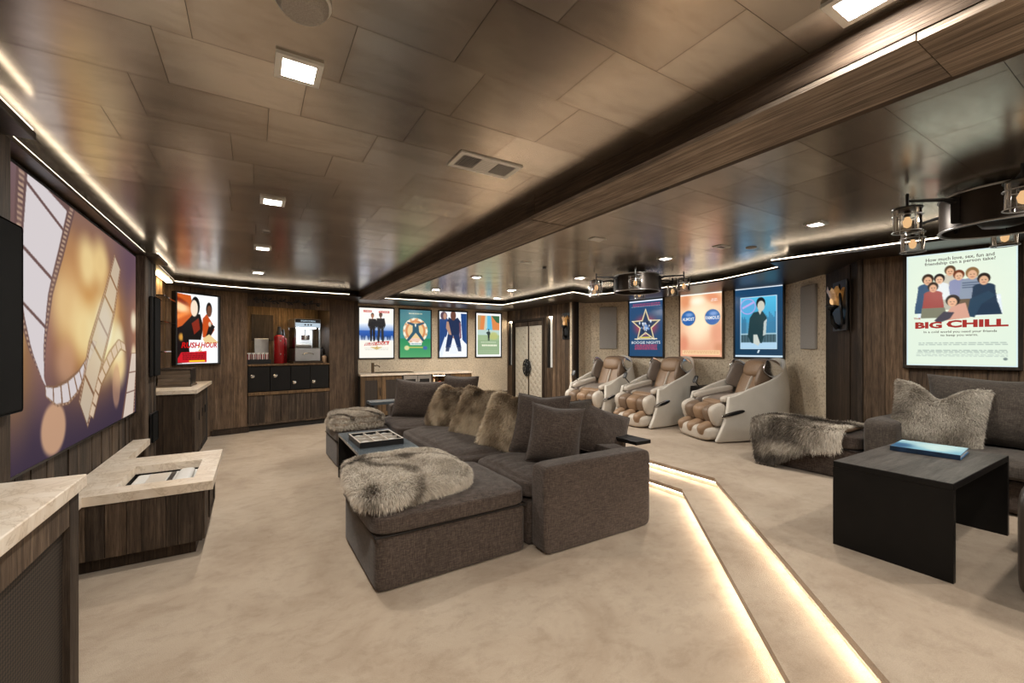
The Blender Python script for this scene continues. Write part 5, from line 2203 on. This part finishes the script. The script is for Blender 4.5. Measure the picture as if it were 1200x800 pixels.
obj('base', soft_pad(NB(), L_([(1.60, 2.44), (2.50, 2.44), (2.50, 3.36), (1.60, 3.36)]), -.0, .30, 24, 10, 0, .001), 'sofa', sf, True)
obj('base', soft_pad(NB(), L_([(1.45, 3.36), (2.50, 3.36), (2.50, 5.90), (1.45, 5.90)]), -.0, .30, 24, 10, 0, .001), 'sofa', sf, True)


def arm(y0, y1, seed):
    bm = NB()
    soft_pad(bm, L_([(1.615, y0), (2.615, y0), (2.615, y1), (1.615, y1)]), .002, .585, 16, 26, .004, .004, 5, seed, .003)
    return bm


obj('arm', arm(2.262, 2.425, 1), 'sofa', sf, True)
obj('arm', arm(5.92, 6.08, 5), 'sofa', sf, True)
obj('back_frame', soft_pad(NB(), L_([(2.44, 2.44), (2.61, 2.44), (2.61, 5.91), (2.44, 5.91)]), .02, .56, 22, 20, 0, .002), 'sofa', sf, True)


def seat_cushion(q, seed, puff):
    bm = NB()
    n = 46
    v, f = cube_grid(n)
    v0 = v.copy()
    v = sq(v, 7)
    Q = np.array(L_(q))
    a, b = (v[:, 0] + 1) / 2, (v[:, 1] + 1) / 2
    xy = Q[0] * ((1 - a) * (1 - b))[:, None] + Q[1] * (a * (1 - b))[:, None] + Q[2] * (a * b)[:, None] + Q[3] * ((1 - a) * b)[:, None]
    z = .305 + (np.clip(v[:, 2], -1, 1) + 1) / 2 * .125
    bell = np.clip((1 - v0[:, 0] ** 2) * (1 - v0[:, 1] ** 2), 0, 1) ** .45
    z += puff * bell * (v[:, 2] > 0)
    # creases running from the front edge back, gathered towards the middle
    ph = xy[:, 1] * 26 + 2.2 * vnoise(np.c_[xy * 3.2, z * 0 + seed])
    cr = np.abs(np.sin(ph)) ** .6 * .010 * np.clip(vnoise(np.c_[xy * 2.0, z * 0 + 9 + seed]) + .5, 0, 1)
    z += (cr - .004 + .008 * vnoise(np.c_[xy * 6, z * 0 + seed])) * (v[:, 2] > -.2) * np.clip(bell * 2, .25, 1)
    xy[:, 0] += .012 * vnoise(np.c_[xy * 5, z * 8])
    return np_to_bm(bm, np.c_[xy, z], f)


obj('seat_cushion', seat_cushion([(1.60, 2.44), (2.44, 2.44), (2.44, 3.30), (1.60, 3.30)], 1, .04), 'sofa', sf, True)
obj('seat_cushion', seat_cushion([(1.42, 3.31), (2.44, 3.31), (2.44, 4.92), (1.42, 4.92)], 2, .055), 'sofa', sf, True)
obj('seat_cushion', seat_cushion([(1.42, 4.94), (2.44, 4.94), (2.44, 5.90), (1.42, 5.90)], 3, .04), 'sofa', sf, True)


def pillow(name, label, base, rz, lean, w, h, t, mat, seed, group, fur=None, count=0, roll=0.0, dent=.1, flen=.035, fw=.004, wr=.010):
    pts, f = pillow_pts(w, h, t, 22, dent, wr, seed)
    R = Matrix.Rotation(rz, 3, 'Z') @ Matrix.Rotation(-lean, 3, 'X') @ Matrix.Rotation(roll, 3, 'Y')
    o = obj(name, (pts, f), mat, None, True)
    hh = h / 2 * .93
    o.location = Vector(base) + R @ Vector((0, 0, hh))
    o.rotation_euler = R.to_euler()
    tag(o, label, 'pillow', group)
    bm = NB()
    k = 24
    edge = []
    for i in range(4 * k):
        s = i // k
        u = -1 + 2 * (i % k) / k
        a, b = ((u, -1), (1, u), (-u, 1), (-1, -u))[s]
        x = a * w / 2 * (1 - .07 * (1 - b * b))
        z = b * h / 2 * (1 - .07 * (1 - a * a)) - dent * h * math.exp(-(a / .42) ** 2) * max(0, min(1, (b + .2) / 1.2)) ** 2
        edge.append((x, 0, z))
    if not fur:
        tube(bm, edge + [edge[0]], .006, 6)
        obj('piping', bm, mat, o, True)
    if fur:
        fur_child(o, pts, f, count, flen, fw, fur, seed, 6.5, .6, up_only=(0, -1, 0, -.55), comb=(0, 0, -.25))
    return o


G1 = 'loose pillows on the brown sectional'
pillow('fur_pillow', 'golden brown fur pillow, farthest of the three on the brown sectional', (1.86, 4.70, .475), -1.30, .50, .50, .49, .26, 'tan_leather', 11, G1, FUR_GOLD, 20000, .05, .07, .045, .0045)
pillow('fur_pillow', 'golden brown fur pillow, middle of the three on the brown sectional', (1.90, 3.98, .48), -1.15, .50, .52, .53, .26, 'tan_leather', 12, G1, FUR_GOLD, 24000, .06, .09, .045, .0045)
pillow('fur_pillow', 'golden brown fur pillow, nearest of the three on the brown sectional', (1.93, 3.40, .475), -1.05, .52, .48, .52, .26, 'tan_leather', 13, G1, FUR_GOLD, 24000, .08, .08, .045, .0045)
pillow('throw_pillow', 'big plain brown pillow in the far corner of the sectional', (1.80, 5.42, .47), -.62, .28, .66, .50, .24, 'sofa', 14, G1, roll=.06, dent=.02)
pillow('throw_pillow', 'dark brown pillow whose rounded top shows between two fur pillows', (2.18, 4.95, .48), -1.2, .15, .60, .56, .2, 'sofa', 15, G1, dent=.0)
pillow('throw_pillow', 'plain brown pillow leaning behind the nearest fur pillow', (2.06, 3.02, .475), -1.0, .40, .50, .53, .2, 'sofa', 16, G1, dent=.03)
pillow('throw_pillow', 'plump brown pillow standing upright beside the near arm', (1.98, 2.68, .475), -.72, .24, .42, .46, .29, 'sofa', 17, G1, roll=.10, dent=.02)
pillow('throw_pillow', 'brown pillow tucked behind the upright one at the near arm', (2.30, 2.92, .47), -.55, .25, .48, .47, .18, 'sofa_grey', 18, G1, roll=.02, dent=.03)
pillow('throw_pillow', 'brown pillow slumped against the back beyond the near arm', (2.47, 2.70, .47), -.25, .55, .50, .46, .17, 'sofa', 19, G1, roll=.42, dent=.02)


# long narrow tables in black oak
def waterfall(name, label, x0, x1, y0, y1, z0, z1, th=.03, along='y', top='black_wood', cat='table'):
    t = thing(name, label, cat, ((x0 + x1) / 2, (y0 + y1) / 2, z0))
    w, d, h = (x1 - x0) / 2, (y1 - y0) / 2, z1 - z0
    obj('top_board', B(-w, w, -d, d, h - th, h, .003), top, t)
    if along == 'y':
        obj('end_panel', B(-w, w, -d, -d + th, 0, h - th), 'black_wood', t)
        obj('end_panel', B(-w, w, d - th, d, 0, h - th), 'black_wood', t)
    else:
        obj('end_panel', B(-w, -w + th, -d, d, 0, h - th), 'black_wood', t)
        obj('end_panel', B(w - th, w, -d, d, 0, h - th), 'black_wood', t)
    return t


waterfall('bridge_table', 'low black table bridging the two ottomans, holding the game box', .76, 1.29, 3.30, 4.82, 0, .462, .03, 'y', 'tray_top')
st_ = waterfall('sofa_table', 'narrow black table behind the sectional back, its end past the near arm', 2.63, 2.80, 2.42, 4.7, 0, .607, .03)
for ch in st_.children:
    if ch.name.startswith('end_panel') and min(v.co.y for v in ch.data.vertices) < 0:
        ch.location.y = .45
waterfall('sofa_table', 'narrow black table behind the far arm of the sectional', 1.40, 2.55, 6.13, 6.42, 0, .60, .04, 'x', 'tray_top')

# game box on the bridge table
gb = thing('game_box', 'black box of nine small trinkets on the bridge table', 'box', (1.0, 4.20, .4625), .02)
w, d, h = .20, .235, .052
bm = NB()
box(bm, -w, w, -d, d, 0, .012)
box(bm, -w, w, -d, -d + .014, .012, h)
box(bm, -w, w, d - .014, d, .012, h)
box(bm, -w, -w + .014, -d + .014, d - .014, .012, h)
box(bm, w - .014, w, -d + .014, d - .014, .012, h)
obj('tray_case', bm, 'black', gb)
bm = NB()
for q in ((-w, w, -d, -d + .012), (-w, w, d - .012, d), (-w, -w + .012, -d + .012, d - .012), (w - .012, w, -d + .012, d - .012)):
    box(bm, *q, h, h + .004)
obj('rim', bm, 'pale_leather', gb)
for k in (-1, 1):
    piece('divider', 'pale_leather', gb, (k * .062, 0, .034), (.007, 2 * d - .03, .042))
    piece('divider', 'pale_leather', gb, (0, k * .073, .034), (2 * w - .03, .007, .042))
shp = ['ring', 'cross', 'ring', 'cross', 'ring', 'cross', 'ring', 'cross', 'ring']
for i in range(3):
    for j in range(3):
        x, y = (i - 1) * .124, (j - 1) * .146
        s = shp[i * 3 + j]
        bm = NB()
        if s == 'ring':
            tube(bm, [(.034 * math.cos(2 * PI * k / 14), .034 * math.sin(2 * PI * k / 14), .018) for k in range(15)], .009, 7)
        else:
            tube(bm, [(-.035, -.035, .018), (.035, .035, .018)], .009, 7)
            tube(bm, [(-.035, .035, .018), (.035, -.035, .018)], .009, 7)
        o = obj('game_piece', bm, 'white_gloss', None, True, loc=(1.0 + x, 4.20 + y, .4625 + .013))
        pos = ('left', 'middle', 'right')[i] + ' column, ' + ('near', 'centre', 'far')[j] + ' row'
        tag(o, 'small white ' + s + ' piece in the game box, ' + pos, 'game piece', 'pieces in the game box')

# throws
DARK_STREAK = lambda cx, cy, w_: (lambda p: -1.1 * np.exp(-((p[:, 1] - cy + .35 * (p[:, 0] - cx)) / w_) ** 2) * (.6 + .4 * vnoise(p * 5)))


def throw(label, quad, z0, z1, count, tones, seed, puff=.03, length=.05, wid=.0045, stripe=None, group='fur throws', wr=.015, fold=0.0):
    c = np.array(quad).mean(0)
    q = [(a - c[0], b - c[1]) for a, b in quad]
    bm = NB()
    if fold:
        soft_pad(bm, q, 0, fold + .012, 4, 22, .0, wr * .6, 6, seed + 5, .014)
        q = [(a * .95 + .012, b * .93 + .02) for a, b in q]
    soft_pad(bm, q, fold, z1 - z0, 5, 26, puff, wr, 6, seed, .012)
    bm.verts.ensure_lookup_table()
    pts = np.array([v.co[:] for v in bm.verts])
    fs = [[v.index for v in f.verts] for f in bm.faces]
    bm.verts.index_update()
    fs = [[v.index for v in f.verts] for f in bm.faces]
    o = obj('fur_throw', bm, 'tan_leather', None, True, loc=(c[0], c[1], z0))
    tag(o, label, 'throw', group)
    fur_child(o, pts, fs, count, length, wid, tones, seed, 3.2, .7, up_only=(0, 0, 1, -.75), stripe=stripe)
    return o


def near_stripe(p):
    return (-.9 * np.exp(-((p[:, 1] - .12 + .45 * p[:, 0] + .16 * vnoise(p * 6)) / .055) ** 2) - .75 * np.exp(-((p[:, 0] + .17 + .3 * p[:, 1] + .14 * vnoise(p * 5 + 5)) / .045) ** 2)
            - .9 * np.exp(-(((p[:, 0] + .33) / .05) ** 2 + ((p[:, 1] + .42) / .08) ** 2)) + .34) * .95


def far_stripe(p):
    return .2 - .9 * np.exp(-((np.sin(p[:, 0] * 9 + p[:, 1] * 7)) / .22) ** 2) * (p[:, 2] > .1)


throw('thick pale grey-brown fur throw folded over the near ottoman', [(.495, 2.40), (1.27, 2.55), (1.30, 3.34), (.56, 3.42)], .44, .54, 85000, FUR_GREY, 21, .035, .038, .0034, near_stripe)
throw('folded grey-brown fur throw in two layers on the far left ottoman', [(.75, 5.14), (1.37, 5.16), (1.35, 5.88), (.78, 5.90)], .425, .565, 40000, FUR_GREY, 22, .02, .034, .0045, far_stripe, fold=.075)

# ============================================================ massage chairs
def shell_profile(q):
    bot = np.interp(q, [0, .12, .3, .55, .8, 1.15], [.44, .26, .10, .02, .0, .0])
    top = np.interp(q, [0, .06, .15, .28, .45, .75, 1.0, 1.15], [1.04, 1.01, .93, .83, .755, .66, .575, .56])
    return bot, top


def make_chair(label, pos, rz):
    t = thing('massage_chair', label, 'massage chair', pos, rz, 'massage chairs before the speckled wallpaper')
    # wrap-round shell
    path = []
    w = .412
    for q in np.linspace(1.13, .44, 14):
        path.append((w, q))
    for a in np.linspace(0, PI, 25)[1:-1]:
        path.append((w * math.cos(a), .44 - .44 * math.sin(a)))
    for q in np.linspace(.44, 1.13, 14):
        path.append((-w, q))
    nz = 13
    vs, fs = [], []
    for (x, q) in path:
        b, tp = shell_profile(q)
        for j in range(nz):
            k = j / (nz - 1)
            z = b + (tp - b) * k
            bulge = 1 + .06 * math.sin(PI * min(1, k * 1.1)) - .02
            qq = q - .16 * k * (q / 1.13) ** 3 + .06 * max(0, (z - .62)) * (1 - q / 1.13) - .015 * math.sin(PI * k) * (q > .9)
            xx = x * bulge * (1 - .16 * max(0, z - .6) / .44 * (1 if q < .5 else .4))
            vs.append((xx, .72 - qq * 1.14, z + .012))
    m = len(path)
    for i in range(m - 1):
        for j in range(nz - 1):
            a = i * nz + j
            fs.append((a, a + nz, a + nz + 1, a + 1))
    sh = obj('shell', (vs, fs), 'cream_shell', t, True)
    md = sh.modifiers.new('thick', 'SOLIDIFY')
    md.thickness = .05
    md.offset = -1
    md2 = sh.modifiers.new('round', 'BEVEL')
    md2.width = .016
    md2.segments = 3
    md2.limit_method = 'ANGLE'
    md2.angle_limit = math.radians(50)
    # dark base
    obj('base', soft_pad(NB(), [(-.33, -.46), (.33, -.46), (.31, .40), (-.31, .40)], 0.0, .12, 8, 10, 0, 0), 'black', t, True)
    obj('inner_body', blob(NB(), (0, .12, .34), (.31, .44, .22), 4, 10), 'taupe_leather', t, True)
    # seat and back
    obj('seat_pad', soft_pad(NB(), [(-.25, -.36), (.25, -.36), (.25, .18), (-.25, .18)], .40, .49, 5, 14, .02, .003), 'tan_leather', t, True)
    for s in (-1, 1):
        obj('back_pad', blob(NB(), (s * .118, .27, .66), (.115, .075, .27), 3.5, 10, (-.42, 0, 0)), 'tan_leather', t, True)
    obj('back_strip', blob(NB(), (0, .235, .64), (.016, .06, .22), 3, 8, (-.42, 0, 0)), 'pale_leather', t, True)
    obj('head_cushion', blob(NB(), (0, .315, .905), (.185, .075, .115), 3, 12, (-.30, 0, 0)), 'tan_leather', t, True)
    obj('head_rest', blob(NB(), (0, .42, .90), (.25, .09, .14), 3.5, 10, (-.25, 0, 0)), 'brown_leather', t, True)
    for s in (-1, 1):
        obj('shoulder_pad', blob(NB(), (s * .262, .235, .80), (.036, .13, .17), 3.5, 10, (-.42, 0, s * .10)), 'brown_leather' if s > 0 else 'taupe_leather', t, True)
        obj('shoulder_trim', blob(NB(), (s * .312, .31, .90), (.018, .15, .10), 3, 8, (-.5, 0, s * .05)), 'chrome', t, True)
        obj('arm_pad', blob(NB(), (s * .285, -.12, .575), (.052, .30, .045), 4, 10, (.17, 0, 0)), 'pale_leather', t, True)
        obj('arm_lining', blob(NB(), (s * .258, -.12, .51), (.035, .29, .05), 4, 10, (.17, 0, 0)), 'taupe_leather', t, True)
        obj('lap_pad', blob(NB(), (s * .235, -.10, .49), (.03, .24, .045), 3.5, 8, (.12, 0, 0)), 'pale_leather', t, True)
    # legs: calf rest and foot rest
    for x, wx, m in ((-.195, .10, 'brown_leather'), (0, .115, 'tan_leather'), (.195, .10, 'brown_leather')):
        obj('calf_pad', blob(NB(), (x, -.47, .345), (wx * .92, .115, .115), 3, 10, (.35, 0, 0)), m, t, True)
    for s in (-1, 1):
        obj('calf_cover', blob(NB(), (s * .297, -.46, .34), (.062, .12, .14), 3, 10, (.35, 0, 0)), 'pale_leather', t, True)
    obj('foot_base', blob(NB(), (0, -.50, .105), (.325, .17, .095), 4, 12, (.08, 0, 0)), 'pale_leather', t, True)
    for x, wx in ((-.215, .062), (0, .075), (.215, .062)):
        obj('foot_roll', blob(NB(), (x, -.575, .165), (wx, .12, .075), 3, 10, (.35, 0, 0)), 'tan_leather', t, True)
    # side ornament and tablet arm
    for s in (-1, 1):
        o = obj('side_accent', blob(NB(), (s * .424, -.35, .365), (.014, .165, .030), 2.5, 10, (.22, 0, s * .0)), 'chrome', t, True)
        obj('accent_slot', blob(NB(), (s * .432, -.31, .374), (.012, .12, .018), 2.5, 8, (.22, 0, 0)), 'black', o, True)
    bm = NB()
    tube(bm, [(-.30, -.30, .62), (-.31, -.36, .68), (-.32, -.38, .73)], .008, 6)
    tube(bm, [(-.30, -.38, .56), (-.28, -.33, .47), (-.26, -.30, .43)], .006, 6)
    obj('remote_arm', bm, 'black', t, True)
    obj('remote', blob(NB(), (-.32, -.375, .745), (.035, .010, .055), 4, 6, (-.5, 0, .2)), 'black', t, True)
    return t


def facing(a):
    """front looks along (-cos a, -sin a)"""
    return math.atan2(-math.cos(a), math.sin(a))


PZ = .18
make_chair('cream and tan massage chair farthest from the sofa, beside the doors', (5.24, 5.62, PZ), facing(math.radians(9)))
make_chair('cream and tan massage chair in the middle of the three', (5.50, 4.63, PZ), facing(math.radians(-3)))
make_chair('cream and tan massage chair nearest the right-hand ottoman', (5.56, 3.38, PZ), facing(math.radians(-21)))

for x, y, rz_, l in ((5.90, 3.99, .0, 'black side table between the near and middle massage chairs'), (6.0, 5.14, .05, 'black side table between the middle and far massage chairs')):
    t = thing('side_table', l, 'side table', (x, y, PZ), rz_, 'black side tables between massage chairs')
    hd = .17 if y < 4.5 else .085
    obj('top', B(-.21, .21, -hd, hd, .585, .61, .003), 'black_wood', t)
    obj('side_panel', B(-.21, -.185, -hd, hd, 0, .584), 'black_wood', t)
    obj('side_panel', B(.185, .21, -hd, hd, 0, .584), 'black_wood', t)
    obj('back_panel', B(-.184, .184, hd - .03, hd - .005, .02, .584), 'black_wood', t)

# ============================================================ sofa, ottoman and table on the right
ottoman('dark brown ottoman half hidden by the draped fur throw', [(4.53, 1.62), (5.12, 1.62), (5.12, 2.56), (4.51, 2.56)], 'sofa', .27, .40, seed=8, z=PZ, puff=.012)

rs = thing('sofa', 'grey-brown linen sofa under the tall pale poster at the right edge', 'sofa', (4.85, .1, PZ))


def LR(q):
    return [(a - 4.85, b - .1) for a, b in q]


obj('base', soft_pad(NB(), LR([(4.55, -1.3), (5.26, -1.3), (5.26, 1.36), (4.55, 1.36)]), .02, .25, 22, 12, 0, .001), 'sofa', rs, True)
obj('arm', soft_pad(NB(), LR([(4.49, 1.365), (5.16, 1.365), (5.16, 1.59), (4.49, 1.59)]), .02, .57, 12, 24, .006, .005, 5, 3, .004), 'sofa_grey', rs, True)
obj('back_frame', soft_pad(NB(), LR([(5.10, -1.3), (5.28, -1.3), (5.28, 1.36), (5.10, 1.36)]), .02, .66, 20, 14, 0, .002), 'sofa', rs, True)
for k, (a, b) in enumerate(((.42, 1.36), (-.5, .41), (-1.3, -.51))):
    bm = NB()
    q = LR([(4.50, a), (5.10, a), (5.10, b), (4.50, b)])
    obj('seat_cushion', soft_pad(NB(), q, .255, .385, 6, 26, .03, .010, 8, 30 + k, .008), 'sofa_grey', rs, True)
for k, (yc, hh) in enumerate(((.86, .56), (-.05, .55), (-.95, .55))):
    pts, f = pillow_pts(.92, hh, .26, 20, .03, .012, 40 + k)
    o = obj('back_cushion', (pts, f), 'sofa_grey', rs, True, loc=(5.0 - 4.85, yc - .1, .40 + hh / 2), rot=(0, 0, 0))
    o.rotation_euler = (Matrix.Rotation(-PI / 2, 3, 'Z') @ Matrix.Rotation(-.18, 3, 'X')).to_euler()
pillow('fur_pillow', 'large silvery fur pillow with a dented top on the right-hand sofa', (4.70, 1.20, .60), -1.40, .30, .54, .50, .20, 'pale_leather', 31, 'fur pillow on the right-hand sofa', FUR_PALE, 48000, .10, .26, .030, .0030)

# throw draped over the right ottoman
nu, nv = 34, 40
S = np.zeros((nv, nu, 3))
for j in range(nv):
    for i in range(nu):
        u, v = i / (nu - 1), j / (nv - 1)
        y = 2.60 - u * .86
        hang = .40 * (1 - u) ** .8 + .10 * u + .03 * math.sin(u * 7)
        topw = .50
        tot = topw + hang
        s_ = v * tot
        R = .07
        if s_ < topw - R:
            x, z = 4.99 - s_, .615
        elif s_ < topw + R * .57:
            a = (s_ - (topw - R)) / R
            a = min(a, PI / 2)
            x, z = 4.99 - (topw - R) - R * math.sin(a), .615 - R * (1 - math.cos(a))
        else:
            x, z = 4.99 - topw - .008 * (s_ - topw) * 10, .615 - R - (s_ - topw - R * .57)
        y += .10 * (v - .5) * (1 - u) - .05 * v * (1 - u)
        S[j, i] = (x, y - .16 * v * v * (1 - u), z)
fl = S.reshape(-1, 3)
fl = fl + np.c_[.015 * vnoise(fl * 6), .01 * vnoise(fl * 6 + 9), .014 * vnoise(fl * 7 + 3)]
fl[:, 0] -= .03
fl[:, 2] += .02
fl[:, 2] = np.maximum(fl[:, 2], PZ + .03)
org = np.array([4.7, 2.2, .60])
fl = fl - org
ii = np.arange(nu * nv).reshape(nv, nu)
fc = np.c_[ii[:-1, :-1].ravel(), ii[:-1, 1:].ravel(), ii[1:, 1:].ravel(), ii[1:, :-1].ravel()]
t0 = fl[fc[0]]
nn = np.cross(t0[1] - t0[0], t0[2] - t0[0])
if nn[2] < 0:
    fc = fc[:, ::-1]
o = obj('fur_throw', (fl, fc.tolist()), 'tan_leather', None, True, loc=tuple(org))
tag(o, 'dark-streaked fur throw draped over the right ottoman down to the carpet', 'throw', 'fur throws')
md = o.modifiers.new('thick', 'SOLIDIFY')
md.thickness = .03
md.offset = -1


def r_stripe(p):
    return -.15 - .8 * np.exp(-((p[:, 0] - .10 + .12 * vnoise(p * 5)) / .08) ** 2) - .6 * np.exp(-((p[:, 2] + .30 + .2 * p[:, 1]) / .06) ** 2) + .5 * np.exp(-((p[:, 1] + .42) / .06) ** 2)


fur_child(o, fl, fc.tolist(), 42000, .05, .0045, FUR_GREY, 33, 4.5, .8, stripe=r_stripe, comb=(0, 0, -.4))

ct = waterfall('coffee_table', 'black oak waterfall table with a book on it, right of the steps', 2.995, 4.09, .685, 1.205, PZ, .68, .035, 'x')
for ch in ct.children:
    if ch.name.startswith('top_board'):
        hz = max(v.co.z for v in ch.data.vertices)
obj('top_sheen_sheet', B(-.545, .545, -.257, .257, hz, hz + .0015), 'table_top', ct)  # thin added sheet: oak grain with the grey reflection painted in
bk = thing('book', 'large blue hardback book lying on the black oak table', 'book', (3.80, .985, .6825), -PI / 2 + .10)
bk.scale = (.86, 1.12, .86)
cvK = Canvas(60, 44, '7fb4cc')
cvK.grad(0, 1, 'a4c8d2', '6aa6bf')
cvK.ell(.62, .4, .5, .5, 'c2dcdc', .9, .8)
cvK.ell(.10, .75, .30, .5, '1f4f7c', .9, .8)
cvK.ell(.65, .75, .3, .2, 'd8e6e0', .6, .8)
obj('pages', B(-.185, .183, -.135, .135, .005, .030), 'white_gloss', bk)
obj('cover_bottom', B(-.19, .19, -.14, .14, 0, .005), 'book_blue' if 'book_blue' in M else 'black', bk)
obj('spine', B(-.19, .19, -.146, -.137, 0, .035, .002), 'book_spine' if 'book_spine' in M else 'black', bk)
obj('cover_top', B(-.19, .19, -.14, .14, .030, .034), 'book_blue' if 'book_blue' in M else 'black', bk)
print_mesh('cover_print', cvK, .376, .276, 'print_matte', bk, (0, -.138, .0345), (-PI / 2, 0, 0))

# armchair at the lower right edge
ac = thing('armchair', 'dark leather armchair of which only the arm shows at the lower right edge', 'armchair', (3.475, -.12, PZ))
obj('arm', soft_pad(NB(), [(-.55, .42), (.35, .42), (.35, .60), (-.55, .60)], .05, .56, 7, 16, .01, .004), 'dark_leather', ac, True)
obj('arm', soft_pad(NB(), [(-.55, -.60), (.35, -.60), (.35, -.42), (-.55, -.42)], .05, .56, 7, 16, .01, .004), 'dark_leather', ac, True)
obj('seat', soft_pad(NB(), [(-.55, -.41), (.30, -.41), (.30, .41), (-.55, .41)], .05, .40, 7, 16, .03, .004), 'dark_leather', ac, True)
obj('backrest', soft_pad(NB(), [(.30, -.6), (.52, -.6), (.52, .6), (.30, .6)], .05, .88, 7, 16, .01, .004), 'dark_leather', ac, True)
